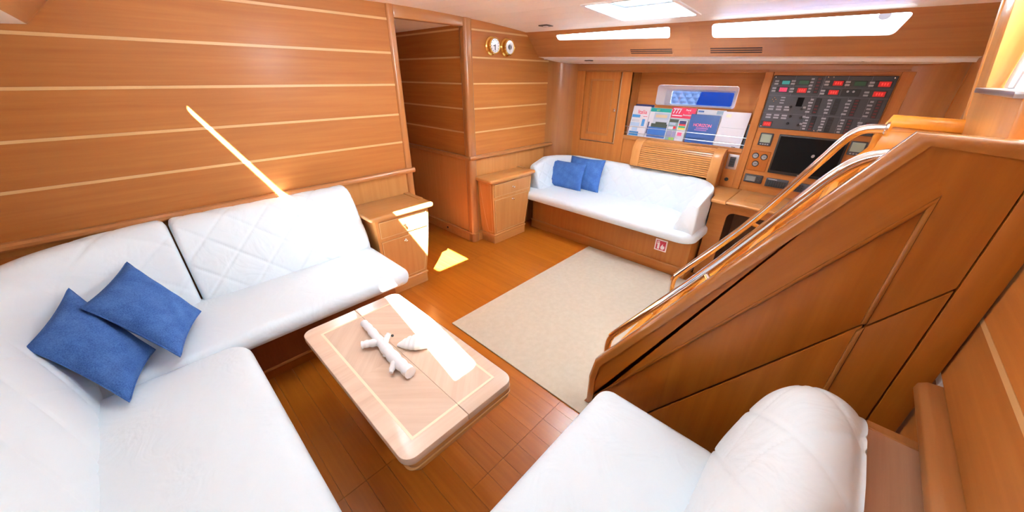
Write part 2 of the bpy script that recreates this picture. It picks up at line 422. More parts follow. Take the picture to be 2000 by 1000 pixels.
def hatch(name, H, glassmat, frost):
    x0, x1, y0, y1 = H
    zt = 2.05 if frost else 2.14
    root = thing(name, ((x0+x1)/2, (y0+y1)/2, 1.96), kind='structure')
    inner = rrect(x0+0.012, x1-0.012, y0+0.012, y1-0.012, 0.03)
    outer = rrect(x0-0.012, x1+0.012, y0-0.012, y1+0.012, 0.035)
    lo = [(p[0], p[1], zc(*p)-0.006) for p in outer]; li = [(p[0], p[1], zc(*p)-0.006) for p in inner]
    up = [(p[0], p[1], zt) for p in inner]
    MB().loft([[(p[0], p[1], zc(*p)+0.004) for p in outer], lo, li, up], caps=False).build('rim', M['white'], root, smooth=True)
    i2 = rrect(x0+0.06, x1-0.06, y0+0.05, y1-0.05, 0.02)
    MB().loft([[(p[0], p[1], zt-0.004) for p in inner], [(p[0], p[1], zt-0.004) for p in i2], [(p[0], p[1], zt+0.02) for p in i2], [(p[0], p[1], zt+0.02) for p in inner]], caps=False).build('lid_frame', plain('blue_grey_lid_frame', (0.10, 0.15, 0.18), 0.4) if frost else M['white'], root)
    MB().ext(i2, 'z', zt+0.006, zt+0.012).build('pane', glassmat, root)
    return root
hatch('window_1', SHT, M['frosted'], True)
hatch('window_2', PH, M['glass'], False)

# ---- coachroof side, starboard: a slanted face with two long windows
def side_pt(xt, y, t, zt_, sx): return (xt+sx*0.2*t, y, zt_-0.2*t)
def star_xyz(y, t, d=0.0):
    z_top = 1.976-0.0177*(2.67-y); drop = 0.199+0.013*(2.67-y)/2.94
    n = Vector((-0.707, 0, -0.707))
    return tuple(Vector((3.0+0.2*t, y, z_top-drop*t))-n*d)
def port_xt(y):
    if y > 1.14: return 0.07-0.01*(2.67-y)/1.53
    return 0.06-0.16*((1.14-y)/1.5)**1.1
def port_xyz(y, t, d=0.0):
    n = Vector((0.707, 0, -0.707))
    return tuple(Vector((port_xt(y)-0.2*t, y, 1.976-0.0177*(2.67-y)-0.2*t))-n*d)
def win_loop(quad, r=0.012, n=6):
    """rounded quad in (y,t*0.28) space; quad order: (hi y, lo t), (lo y, lo t), (lo y, hi t), (hi y, hi t)"""
    Q = [Vector((a, b*0.28)) for a, b in quad]; out = []
    for i in range(4):
        p0, p, p2 = Q[i-1], Q[i], Q[(i+1) % 4]
        d1 = (p0-p); d2 = (p2-p); r1 = min(r, d1.length*0.48); r2_ = min(r, d2.length*0.48)
        a = p+d1.normalized()*r1; b = p+d2.normalized()*r2_
        for k in range(n+1):
            t = k/n; q = a*(1-t)**2+p*2*t*(1-t)+b*t*t; out.append((q.x, q.y/0.28))
    return out
def coach_side(nm, fn, segs, ends, wmat):
    root = thing(nm, fn(1.2, 1.0), kind='structure')
    for (ya, yb, quad, r) in segs:
        inner = win_loop(quad, r); n = len(inner)//4
        cs = [(ya, 0), (yb, 0), (yb, 1), (ya, 1)]
        outer = [cs[i//n] for i in range(len(inner))]
        MB().ring([fn(*p) for p in outer], [fn(*p) for p in inner]).build('coaming_panel', wmat, root)
        MB().ring([fn(*p) for p in inner], [fn(p[0], p[1], 0.05) for p in inner]).build('window_reveal', M['white'], root, smooth=True)
        MB().loft([[fn(p[0], p[1], 0.05) for p in inner], [fn(p[0], p[1], 0.056) for p in inner]]).build('pane', M['glass'], root)
        # outer skin
        MB().ring([fn(p[0], -0.3 if p[1] == 0 else 1.3, 0.056) for p in outer], [fn(p[0], p[1], 0.056) for p in inner]).build('outer_skin', M['white'], root)
    return root
sa = [(2.33, 0.16), (1.273, 0.10), (1.285, 0.42), (2.325, 0.35)]
sb = [(0.985, 0.09), (0.0, 0.08), (0.05, 0.53), (0.985, 0.46)]
cs_ = coach_side('trim_1', star_xyz, [(2.67, 1.14, sa, 0.02), (1.14, -0.37, sb, 0.028)], None, M['mould_y'])
pa = [(2.385, 0.24), (1.273, 0.13), (1.285, 0.42), (2.38, 0.36)]
pb = [(0.985, 0.10), (0.0, 0.12), (0.05, 0.56), (0.985, 0.48)]
cp_ = coach_side('trim_2', port_xyz, [(2.67, 1.14, pa, 0.02), (1.14, -0.40, pb, 0.028)], None, M['mould_y'])
# cream soffits under the coachroof sides
ys = frange(-0.36, 2.70, 10)
def sof(fn, xw, zw, nm, sgn):
    m_ = MB()
    m_.loft([[fn(y, 1.0), (xw, y, zw(y)), (xw, y, zw(y)+0.03), tuple(Vector(fn(y, 1.0))+Vector((sgn*0.03, 0, 0.03)))] for y in ys])
    return tag(m_.build(nm, M['soffit']), kind='structure')
sof(star_xyz, 3.72, lambda y: 1.708-0.010*(2.67-y), 'ceiling_side_starboard', 1)
sof(port_xyz, -0.80, lambda y: 1.74, 'ceiling_side_port', -1)
# vents with three slots in the starboard coaming
def vent(y0, y1, label):
    root = thing('vent_grille', star_xyz((y0+y1)/2, 0.86), label, 'vent', 'slotted air vents in the coaming')
    fr = MB().prism([star_xyz(y0, 0.70, -0.001), star_xyz(y1, 0.70, -0.001), star_xyz(y1, 0.93, -0.001), star_xyz(y0, 0.93, -0.001)],
                    [star_xyz(y0, 0.70, 0.004), star_xyz(y1, 0.70, 0.004), star_xyz(y1, 0.93, 0.004), star_xyz(y0, 0.93, 0.004)]).build('grille_plate', M['mould_y'], root)
    for t in (0.74, 0.80, 0.86):
        MB().prism([star_xyz(y0-0.01, t, -0.002), star_xyz(y1+0.01, t, -0.002), star_xyz(y1+0.01, t+0.032, -0.002), star_xyz(y0-0.01, t+0.032, -0.002)],
                   [star_xyz(y0-0.01, t, 0.003), star_xyz(y1+0.01, t, 0.003), star_xyz(y1+0.01, t+0.032, 0.003), star_xyz(y0-0.01, t+0.032, 0.003)]).build('slot', M['seam'], root)
vent(1.64, 1.27, 'slotted air vent in the wood below the shorter narrow window')
vent(1.01, 0.66, 'slotted air vent in the wood below the longer wide window')
# round sticker on the long window
MB().lathe(star_xyz(0.115, 0.24, 0.044), (-0.707, 0, -0.707), [(0.026, 0), (0.026, 0.001)], 24).build('round_sticker', plain('grey_sticker', (0.45, 0.45, 0.52), 0.6), cs_)

# ---- starboard side wall (hull side) : carcass pieces
ws = thing('wall_right', (3.7, 1.2, 0), kind='structure')
XW = 3.60
def wb(name, mat, y0, y1, z0, z1, x0=XW, x1=XW+0.03, bevel=0.002): return box(name, mat, ws, x0, x1, y0, y1, z0, z1, bevel, 1)
wb('top_rail', M['mould_y'], -0.12, 2.46, 1.655, 1.72)
wb('head_strip', M['mould_y'], -0.12, 2.46, 1.640, 1.656, XW+0.004)
wb('stile', M['wall_z'], 2.34, 2.46, 0.6, 1.655)
wb('stile', M['wall_z'], 1.80, 1.905, 0.6, 1.645, XW-0.004)
wb('stile', M['wall_z'], 0.637, 0.692, 0.70, 1.645, XW-0.012)
wb('stile', M['wall_z'], -0.13, -0.065, 0.70, 1.645, XW-0.004)
wb('lower_panel', M['wall_z'], 1.905, 2.34, 0.6, 0.955)
wb('lower_panel', M['wall_z'], 0.692, 1.80, 0.6, 1.035)
wb('instrument_board', M['wall_y'], -0.065, 0.637, 0.70, 1.645, XW)
wb('under_panel', M['hull'], -0.36, 2.69, 0.0, 0.6, XW+0.02, XW+0.06)
# rounded corner columns
def corner(name, cx, cy, r, a0, a1, z0, z1):
    n = 10; lo = []
    for i in range(n+1):
        a = math.radians(a0+(a1-a0)*i/n); lo.append((cx+r*math.cos(a), cy+r*math.sin(a)))
    lo2 = [(cx+(r+0.03)*math.cos(math.radians(a0+(a1-a0)*i/n)), cy+(r+0.03)*math.sin(math.radians(a0+(a1-a0)*i/n))) for i in range(n, -1, -1)]
    MB().ext(lo+lo2, 'z', z0, z1).build(name, M['post'], ws, smooth=True)
corner('corner_column', 3.37, 2.44, 0.23, 0, 90, 0.5, 1.78)
corner('corner_column', 3.38, -0.10, 0.22, 0, -90, 0.5, 1.72)
# bookshelf recess
RB = 3.79
MB().box(XW, RB, 1.80, 1.82, 1.03, 1.66).box(XW, RB, 0.672, 0.692, 1.03, 1.66).box(XW, RB, 0.692, 1.80, 1.645, 1.66).build('recess_lining', M['wall_z'], ws)
wo = rrect(0.89, 1.605, 1.355, 1.534, 0.022)
ro = rect_like(wo, 0.692, 1.80, 1.03, 1.65)
MB().loft([[(RB, *p) for p in ro], [(RB, *p) for p in wo], [(RB+0.02, *p) for p in wo], [(RB+0.02, *p) for p in ro]], caps=False).build('recess_back', M['wall_y'], ws)
w4 = thing('window_3', (RB, 1.25, 1.35), kind='structure')
wi = rrect(0.935, 1.485, 1.368, 1.482, 0.012)
MB().loft([[(RB-0.006, *p) for p in wo], [(RB+0.004, *p) for p in rrect(0.91, 1.52, 1.36, 1.50, 0.014)], [(RB+0.07, *p) for p in wi], [(RB+0.09, *p) for p in wo]], caps=False).build('frame', plain('pearl_frame', (0.62, 0.60, 0.66), 0.35), w4, smooth=True)
MB().ext(wi, 'x', RB+0.072, RB+0.076).build('pane', M['dimming'], w4)
# shelf with lip and the two thin rails
sh = box('shelf', M['mould_y'], ws, XW-0.012, RB, 0.692, 1.80, 1.030, 1.048, 0.003, 1)
box('shelf_lip', M['mould_y'], ws, XW-0.016, XW-0.002, 0.692, 1.80, 1.026, 1.064, 0.003, 1)
rl = thing('book_rail', (XW-0.004, 1.25, 1.09), 'pair of thin steel rails across the front of the magazine shelf', 'rail')
for z in (1.091, 1.150): MB().tube([(XW-0.004, 0.692, z), (XW-0.004, 1.80, z)], 0.0026, 8).build('rail_bar', M['steel'], rl, smooth=True)
for y in (1.765, 1.313): MB().tube([(XW-0.004, y, 1.062), (XW-0.004, y, 1.152)], 0.0028, 8).build('rail_post', M['steel'], rl, smooth=True)

# ---- aft bulkhead, port side wall, and the panels round the companionway
YB = -0.355
M['companion'] = wood('varnished_companionway', (0.52, 0.23, 0.055), (0.74, 0.40, 0.13), 'z', rough=0.3, coat=0.4, across=14)
wa = thing('wall_back', (0.3, YB, 0), kind='structure')
box('board', M['wall_x'], wa, -0.85, 1.36, YB-0.06, YB-0.016, 0, 2.1)
e = [0.90, 1.082, 1.29, 1.50, 1.71, 1.915, 2.06]
for i, (a, b) in enumerate(zip(e, e[1:])):
    box('plank', M['wall_x'], wa, -0.80, 1.36, YB-0.016, YB, a+SH, b-SH, 0.0012, 1)
    if i: box('inlay_strip', M['inlay'], wa, -0.80, 1.36, YB-0.016, YB+0.0004, a-SH, a+SH)
box('lower_panel', M['wall_x'], wa, -0.80, 1.36, YB-0.016, YB-0.004, 0, 0.872)
MB().ext([(YB-0.01, 0.862), (YB+0.036, 0.862), (YB+0.042, 0.874), (YB+0.040, 0.892), (YB+0.026, 0.904), (YB-0.01, 0.907)], 'x', -0.8, 1.225).build('dado_moulding', M['mould_x'], wa, 0.003)
wl = box('wall_left', M['wall_y'], None, -0.80, -0.74, -0.40, 2.69, 0, 1.80); tag(wl, kind='structure')
# starboard half behind the stairs
box('aft_panel', M['wall_z'], wa, 2.02, 3.42, -0.36, -0.325, 0, 2.06)
box('aft_stile', M['post'], wa, 2.62, 2.74, -0.326, -0.312, 0.0, 1.80, 0.004)
# companionway front, leaning forward as it rises
def lean(z): return -0.240+0.155*(z-1.48)
def lean_board(name, mat, x0, x1, z0, z1, d0=0.0, d1=0.03, bevel=0.004):
    lo = [(x0, lean(z0)-d1, z0), (x1, lean(z0)-d1, z0), (x1, lean(z0)-d0, z0), (x0, lean(z0)-d0, z0)]
    hi = [(x0, lean(z1)-d1, z1), (x1, lean(z1)-d1, z1), (x1, lean(z1)-d0, z1), (x0, lean(z1)-d0, z1)]
    return MB().prism(lo, hi).build(name, mat, wa, bevel, 2)
lean_board('companionway_panel', M['companion'], 1.36, 2.0, 1.05, 1.572)
MB().prism([(1.83, -0.262, 1.572), (1.992, -0.262, 1.572), (1.992, lean(1.572), 1.572), (1.83, lean(1.572), 1.572)], [(1.83, -0.262, 2.06), (1.992, -0.262, 2.06), (1.992, lean(2.06), 2.06), (1.83, lean(2.06), 2.06)]).build('companionway_jamb', M['companion'], wa, 0.004, 2)
lean_board('jamb_edge', M['companion'], 1.985, 2.008, 1.30, 2.06, -0.006, 0.03, 0.010)
MB().prism([(2.0, -0.40, 1.0), (2.03, -0.40, 1.0), (2.03, lean(1.0)-0.03, 1.0), (2.0, lean(1.0)-0.03, 1.0)], [(2.0, -0.40, 2.06), (2.03, -0.40, 2.06), (2.03, lean(2.06)-0.03, 2.06), (2.0, lean(2.06)-0.03, 2.06)]).build('jamb_side', M['wall_z'], wa)
lean_board('sill_plate', M['steel'], 1.33, 1.838, 1.566, 1.580, -0.018, 0.05, 0.002)
box('door_frame', M['white'], wa, 1.775, 1.829, -0.30, -0.258, 1.58, 2.06, 0.004)
box('sliding_track', M['steel'], wa, 1.755, 1.775, -0.29, -0.268, 1.58, 2.06, 0.002)
MB().box(1.30, 2.06, -1.35, -1.30, 0.9, 1.5).box(1.27, 1.30, -1.35, -0.36, 0.9, 2.75).box(2.06, 2.09, -1.35, -0.36, 0.9, 1.95).box(1.27, 2.09, -1.35, -0.36, 0.86, 0.9).build('cockpit_well_sun_screen', M['white'], wa)  # unseen well; port wall raised to keep direct sun off the treads
MB().box(2.05, 3.9, -0.42, -0.36, 0, 2.1).box(3.64, 3.70, -0.42, 0.68, 0.0, 1.71).box(3.64, 3.70, 1.83, 2.75, 0.0, 1.71).box(3.64, 3.70, 0.60, 1.9, 0.0, 1.02).box(3.64, 3.70, 0.60, 1.9, 1.665, 1.71).build('hull_shell', M['hull'], wa)
MB().box(-0.86, -0.80, -0.42, 2.75, 0, 1.74).build('hull_shell', M['hull'], wl)

# ================================================================== FURNITURE
# ---- rug
rug = MB().box(1.187, 2.995, -0.30, 1.71, 0.001, 0.010).build('rug', M['carpet'], bevel=0.004, seg=2)
tag(rug, 'beige rectangular carpet laid on the wooden floor beside the stairs', 'rug')

# ---- upholstery helpers
def sweep(path, prof, name, parent, groove=None, step=0.008, pstep=0.008, end_r=0.03, zmul=None):
    """sweep a closed profile (offset to the LEFT of travel, z) along a plan path"""
    P = resample([(p[0], p[1], 0) for p in path], step)
    PR = resample(catmull([(o, z, 0) for o, z in prof], 5)+[Vector((prof[0][0], prof[0][1], 0))], pstep)[:-1]
    lens = [0]
    for a, b in zip(P, P[1:]): lens.append(lens[-1]+(b-a).length)
    pl = [0]
    for a, b in zip(PR, PR[1:]): pl.append(pl[-1]+(b-a).length)
    cen = Vector((sum(p.x for p in PR)/len(PR), sum(p.y for p in PR)/len(PR)))
    nr = []
    for i in range(len(PR)):
        t = (PR[(i+1) % len(PR)]-PR[i-1]); nn = Vector((t.y, -t.x)); nn.normalize()
        if nn.dot(Vector((PR[i].x, PR[i].y))-cen) < 0: nn = -nn
        nr.append(nn)
    loops = []
    for i, p in enumerate(P):
        t = (P[min(i+1, len(P)-1)]-P[max(i-1, 0)]).normalized(); nl = Vector((-t.y, t.x, 0))
        d = min(lens[i], lens[-1]-lens[i])
        f = 1.0 if d >= end_r else 1.0-0.14*(1-math.sqrt(max(0, 1-(1-d/end_r)**2)))
        zm = zmul(lens[i]/lens[-1]) if zmul else 1.0
        L = []
        for k, q in enumerate(PR):
            g = groove(lens[i], pl[k], lens[-1]) if groove else 0
            o = q.x-nr[k].x*g; z = q.y-nr[k].y*g
            o = cen.x+(o-cen.x)*f; z = cen.y+(z-cen.y)*f
            z = 0.45+(z-0.45)*zm
            L.append((p.x+nl.x*o, p.y+nl.y*o, z))
        loops.append(L)
    return MB().loft(loops).build(name, M['leather'], parent, smooth=True, shade_angle=1.2)

def diamonds(p, depth=0.006, wd=0.0055, vmax=9, tilt=1.0, puff=0.0045):
    def g(u, v, tot):
        if v > vmax: return 0
        a = abs(((u+v*tilt)/p+0.5) % 1-0.5)*p; b = abs(((u-v*tilt)/p+0.5) % 1-0.5)*p
        x_ = min(a, b)
        return depth*math.exp(-(x_/wd)**2)-puff*min(1, x_/(p*0.5))**0.7
    return g

def arc(cx, cy, r, a0, a1, n=14):
    return [(cx+r*math.cos(math.radians(a0+(a1-a0)*i/n)), cy+r*math.sin(math.radians(a0+(a1-a0)*i/n))) for i in range(n+1)]

BACK = [(0.0, 0.455), (0.005, 0.50), (0.03, 0.57), (0.10, 0.70), (0.165, 0.815), (0.20, 0.862), (0.235, 0.882), (0.275, 0.885), (0.305, 0.868), (0.318, 0.83), (0.318, 0.47), (0.30, 0.455)]
def cushion_poly(name, poly, z0, z1, parent, r=0.035):
    """upholstered slab over a plan polygon with softly domed top"""
    return MB().ext(poly, 'z', z0, z1).build(name, M['leather'], parent, r, 5)

def domed(name, x0, x1, y0, y1, z0, z1, parent, r=0.05, crown=0.012, corner_r=0.06, wr=None):
    """soft rectangular seat cushion: rounded plan, rolled edges, slightly crowned"""
    def outline(inset):
        return rrect(x0+inset, x1-inset, y0+inset, y1-inset, max(0.012, corner_r-inset), 8)
    loops = [[(*p, z0) for p in outline(0.03)], [(*p, z0+0.008) for p in outline(0.008)], [(*p, z0+0.03) for p in outline(0.0)]]
    h = z1-z0
    for a in (0, 18, 36, 54, 72, 90):
        t = math.radians(a); loops.append([(*p, z1-r*(1-math.sin(t))) for p in outline(r*(1-math.cos(t)))])
    m_ = MB(); cx, cy = (x0+x1)/2, (y0+y1)/2
    last = loops[-1]
    for s in (0.9, 0.75, 0.5, 0.2):
        loops.append([(cx+(p[0]-cx)*s, cy+(p[1]-cy)*s, z1+crown*(1-s*s)) for p in last])
    return m_.loft(loops).build(name, M['leather'], parent, smooth=True, shade_angle=1.3)

# ---- corner sofa (port and forward)
cs1 = thing('corner_sofa', (0.1, 1.9, 0), 'large white leather corner sofa with quilted back along the planked wall', 'sofa')
bs = MB().ext([(-0.73, -0.34), (0.0, -0.34), (0.0, 2.05), (0.97, 2.05), (0.97, 2.66), (-0.73, 2.66)], 'z', 0.075, 0.385).build('base', wood('sofa_base_cherry', (0.20, 0.055, 0.015), (0.33, 0.11, 0.032), 'z'), cs1, 0.003, 1)
MB().ext([(-0.73, -0.34), (0.0, -0.34), (0.0, 2.055), (0.97, 2.055), (0.97, 2.66), (-0.73, 2.66)], 'z', 0.0, 0.066).build('plinth', M['stair'], cs1, 0.002, 1)
MB().ext([(-0.73, -0.34), (0.008, -0.34), (0.008, 2.042), (0.975, 2.042), (0.975, 2.66), (-0.73, 2.66)], 'z', 0.066, 0.082).build('base_bead', M['mould_x'], cs1, 0.004, 2)
domed('seat_cushion', -0.66, 1.005, 1.845, 2.43, 0.375, 0.472, cs1, 0.05, 0.012, 0.07)
domed('seat_cushion', -0.66, 0.082, -0.32, 1.835, 0.375, 0.474, cs1, 0.05, 0.012, 0.09)
# back: right-hand straight panel, then the long curved corner run  (path travels -x then -y; outward is to the right => use reversed travel)
vtop = 0.62
sweep([(0.004, 2.345), (0.985, 2.345)], BACK, 'back_cushion', cs1, diamonds(0.235, vmax=vtop), end_r=0.035)
corner_path = [(-0.40, -0.33), (-0.40, 1.9)]+arc(-0.05, 1.99, 0.355, 180, 90, 22)+[(-0.004, 2.345)]
# travelling +y then +x, outward side is to the left for both legs
sweep(corner_path, BACK, 'back_cushion', cs1, diamonds(0.25, vmax=vtop), end_r=0.035, step=0.009, pstep=0.009)
MB().ext(arc(-0.05, 1.99, 0.674, 180, 91, 16)+[(-0.06, 2.668), (-0.735, 2.668), (-0.735, 1.99)], 'z', 0.81, 0.835).build('corner_shelf', M['wall_x'], cs1)

# ---- aft sofa under the camera
cs2 = thing('aft_sofa', (0.5, 0.1, 0), 'white leather sofa end in the foreground beside the stair side', 'sofa')
box('base', M['stair'], cs2, 0.10, 1.0, -0.33, 0.28, 0.0, 0.385, 0.004, 1)
domed('seat_cushion', 0.09, 1.045, -0.02, 0.448, 0.375, 0.472, cs2, 0.05, 0.010, 0.06)
BACK2 = [(0.0, 0.455), (0.0, 0.50), (0.012, 0.58), (0.035, 0.70), (0.065, 0.80), (0.105, 0.865), (0.155, 0.893), (0.205, 0.888), (0.245, 0.86), (0.262, 0.82), (0.262, 0.47), (0.25, 0.455)]
sweep([(1.052, 0.022), (0.09, 0.022)], BACK2, 'back_cushion', cs2, diamonds(0.23, vmax=0.75, depth=0.0045, puff=0.002), end_r=0.07)
lg = box('ledge', wood('ledge_cherry', (0.42, 0.19, 0.10), (0.60, 0.33, 0.19), 'x', across=40), None, 0.09, 1.095, YB+0.002, -0.247, 0.775, 0.805, 0.003, 1)
tag(lg, 'narrow wooden ledge behind the foreground sofa back', 'shelf')
box('ledge_rim', M['mould_x'], lg, 1.066, 1.098, YB+0.002, -0.247, 0.77, 0.808, 0.003, 1)

# ---- starboard sofa
cs3 = thing('side_sofa', (3.2, 1.6, 0), 'long white leather sofa under the magazine shelf on the far side', 'sofa')
box('base', M['wall_z'], cs3, 3.012, 3.58, 0.745, 2.515, 0.098, 0.40, 0.004, 2)
box('plinth', M['wall_y'], cs3, 3.005, 3.58, 0.74, 2.52, 0.0, 0.088, 0.003, 2)
box('base_bead', M['mould_y'], cs3, 3.000, 3.58, 0.735, 2.525, 0.087, 0.101, 0.005, 2)
domed('seat_cushion', 2.85, 3.50, 0.70, 2.60, 0.375, 0.472, cs3, 0.045, 0.012, 0.13)
BACK3 = [(0.0, 0.455), (0.0, 0.48), (0.03, 0.60), (0.06, 0.72), (0.085, 0.768), (0.115, 0.784), (0.15, 0.778), (0.17, 0.75), (0.17, 0.47), (0.16, 0.455)]
# travel so that outward is on the left: start at the forward (high y) end, go +x, then -y, then -x
sp = [(2.90, 0.90), (3.14, 0.90)]+arc(3.14, 1.17, 0.27, -90, 0, 12)+[(3.415, 1.3), (3.415, 2.12)]+arc(3.215, 2.2, 0.2, 0, 90, 10)+[(3.0, 2.405)]
sp.reverse()
sweep(sp, BACK3, 'back_cushion', cs3, diamonds(0.16, vmax=0.38), end_r=0.06,
      zmul=lambda t: 0.80+0.20*min(1, max(0, (min(t/0.10, (1-t)/0.14)))))

# ---- throw pillows
def pillow(bl, br, tr, tl, th, label, group):
    n = 22; bl, br, tr, tl = [Vector(p) for p in (bl, br, tr, tl)]
    ce_ = (bl+br+tr+tl)/4; bl, br, tr, tl = [ce_+(p-ce_)*1.05 for p in (bl, br, tr, tl)]
    nrm = (br-bl).cross(tl-bl).normalized()
    m_ = MB()
    def pt(u, v, s):
        # pinch the sides in between the corners
        e_ = 0.035
        uu = u+e_*(0.5-u)*2*(4*v*(1-v))*1.0*(abs(u-0.5)*2)**3; vv = v+e_*(0.5-v)*2*(4*u*(1-u))*(abs(v-0.5)*2)**3
        p = bl*(1-uu)*(1-vv)+br*uu*(1-vv)+tr*uu*vv+tl*(1-uu)*vv
        b = (max(0, 1-(2*u-1)**4)*max(0, 1-(2*v-1)**4))**0.75
        wob = 0.004*math.sin(17*u+9*v)*math.sin(13*v-5*u)*b
        return p+nrm*(s*th*0.5*b+wob+s*0.002)
    top = [[pt(i/n, j/n, 1) for i in range(n+1)] for j in range(n+1)]
    bot = [[pt(i/n, j/n, -1) for i in range(n+1)] for j in range(n+1)]
    V = [p for r in top for p in r]+[p for r in bot for p in r]; N_ = (n+1)*(n+1); F = []
    for j in range(n):
        for i in range(n):
            a = j*(n+1)+i; F += [(a, a+1, a+n+2, a+n+1), (N_+a, N_+a+n+1, N_+a+n+2, N_+a+1)]
    for i in range(n):
        F += [(i, N_+i, N_+i+1, i+1), (n*(n+1)+i, n*(n+1)+i+1, N_+n*(n+1)+i+1, N_+n*(n+1)+i)]
        F += [(i*(n+1), (i+1)*(n+1), N_+(i+1)*(n+1), N_+i*(n+1)), (i*(n+1)+n, N_+i*(n+1)+n, N_+(i+1)*(n+1)+n, (i+1)*(n+1)+n)]
    o = m_.add(V, F).build('throw_pillow', M['denim'], None, smooth=True, shade_angle=1.6)
    tag(o, label, 'pillow', group)
    # piped seam round the edge
    loop = [pt(i/n, 0, 0) for i in range(n)]+[pt(1, i/n, 0) for i in range(n)]+[pt(1-i/n, 1, 0) for i in range(n)]+[pt(0, 1-i/n, 0) for i in range(n+1)]
    MB().tube(loop, 0.0035, 6).build('seam', M['denim'], o, smooth=True)
    return o
pillow((-0.498, 1.97, 0.692), (-0.312, 1.67, 0.515), (-0.222, 1.95, 0.520), (-0.383, 2.265, 0.757), 0.10,
       'blue denim pillow lying underneath the other one in the sofa corner', 'blue denim pillows')
pillow((-0.345, 2.09, 0.735), (-0.142, 1.775, 0.553), (-0.032, 2.10, 0.55), (-0.195, 2.40, 0.765), 0.10,
       'blue denim pillow lying on top in the sofa corner', 'blue denim pillows')
pillow((3.24, 2.515, 0.475), (3.24, 2.045, 0.478), (3.335, 2.06, 0.755), (3.335, 2.50, 0.735), 0.10,
       'blue denim pillow leaning in front on the far sofa', 'blue denim pillows')
pillow((3.33, 2.30, 0.478), (3.33, 1.88, 0.478), (3.43, 1.89, 0.80), (3.43, 2.30, 0.79), 0.09,
       'blue denim pillow half hidden behind the other on the far sofa', 'blue denim pillows')

# ---- coffee table
tb = thing('coffee_table', (0.52, 1.17, 0), 'low pale wooden coffee table with inlaid border and folded leaves', 'table')
TX0, TX1, TY0, TY1 = 0.272, 0.774, 0.712, 1.634
fold = 0.533
def slab(name, x0, x1, y0, y1, z0, z1, rl, rr, mat):
    n = 6; pts = []
    for cx, cy, s, r in ((x1-rr, y1-rr, 0, rr), (x0+rl, y1-rl, 1, rl), (x0+rl, y0+rl, 2, rl), (x1-rr, y0+rr, 3, rr)):
        for k in range(n+1):
            a = (s+k/n)*math.pi/2; pts.append((cx+r*math.cos(a), cy+r*math.sin(a)))
    return MB().ext(pts, 'z', z0, z1).build(name, mat, tb, 0.005, 2)
slab('top_leaf', TX0, fold-0.0008, TY0, TY1, 0.468, 0.5, 0.045, 0.003, M['table_x'])
slab('top_leaf', fold+0.0008, TX1, TY0, TY1, 0.468, 0.5, 0.003, 0.045, M['table_x'])
slab('folded_leaf', TX0+0.020, TX1-0.004, TY0+0.003, TY1-0.02, 0.438, 0.463, 0.03, 0.03, M['light_x'])
slab('folded_leaf', TX0+0.030, TX1-0.008, TY0+0.006, TY1-0.03, 0.408, 0.433, 0.03, 0.03, M['light_x'])
for z in (0.4655, 0.4355): slab('edge_line', TX0+0.012, TX1-0.003, TY0+0.002, TY1-0.012, z-0.0025, z+0.0025, 0.03, 0.03, M['inlay'])
MB().ext(rrect(0.50, 0.64, 1.18, 1.46, 0.05), 'z', 0.0, 0.408).build('pedestal', M['stair'], tb, 0.004)
MB().ext(rrect(0.48, 0.66, 1.16, 1.48, 0.05), 'z', 0.0, 0.03).build('foot', M['stair'], tb, 0.006)
# veneer fields meeting at a mitre and the pale inlay frame
IX0, IX1, IY0, IY1 = 0.343, 0.712, 0.782, 1.548
ZT = 0.5004
mid = (IY0+IY1)/2
def field(poly, mat): MB().ext(poly, 'z', ZT-0.002, ZT).build('veneer_field', mat, tb)
g = 0.0008
field([(IX0, IY0), (fold-g, IY0), (fold-g, mid), (IX0, mid)], M['table_d'])
field([(IX0, mid), (fold-g, mid), (fold-g, IY1), (IX0, IY1)], M['table_e'])
field([(fold+g, IY0), (IX1, IY0), (IX1, mid), (fold+g, mid)], M['table_e'])
field([(fold+g, mid), (IX1, mid), (IX1, IY1), (fold+g, IY1)], M['table_d'])
wln = 0.010
for (a, b, c, d) in ((IX0-wln, IX0, IY0-wln, IY1+wln), (IX1, IX1+wln, IY0-wln, IY1+wln), (IX0, fold-g, IY0-wln, IY0), (fold+g, IX1, IY0-wln, IY0), (IX0, fold-g, IY1, IY1+wln), (fold+g, IX1, IY1, IY1+wln)):
    MB().box(a, b, c, d, ZT-0.002, ZT+0.0002).build('inlay_line', M['pale_inlay'], tb)

# ---- driftwood and shell on the table
chalk = plain('bleached_driftwood', (0.88, 0.87, 0.88), 0.85, noise=0.06, nscale=60)
def limb(m_, pts, rs):
    P = catmull(pts, 6); R_ = []
    for i in range(len(rs)-1): R_ += [rs[i]+(rs[i+1]-rs[i])*k/6 for k in range(6)]
    R_.append(rs[-1])
    R_ = [r*(1+0.10*math.sin(i*1.7)) for i, r in enumerate(R_)]
    return m_.tube(P, R_, 10)
Zd = 0.501
dw = limb(MB(), [(0.505, 1.465, Zd+0.022), (0.503, 1.40, Zd+0.024), (0.492, 1.29, Zd+0.026), (0.484, 1.17, Zd+0.026), (0.482, 1.07, Zd+0.026), (0.484, 1.015, Zd+0.026)], [0.017, 0.018, 0.021, 0.026, 0.024, 0.025]).build('driftwood_branch', chalk, smooth=True)
tag(dw, 'bleached white driftwood branch with stubby side twigs lying on the table', 'driftwood')
limb(MB(), [(0.490, 1.27, Zd+0.026), (0.455, 1.295, Zd+0.028), (0.425, 1.315, Zd+0.024)], [0.016, 0.018, 0.017]).build('twig', chalk, dw, smooth=True)
limb(MB(), [(0.487, 1.24, Zd+0.028), (0.515, 1.262, Zd+0.035), (0.537, 1.275, Zd+0.045)], [0.016, 0.014, 0.011]).build('twig', chalk, dw, smooth=True)
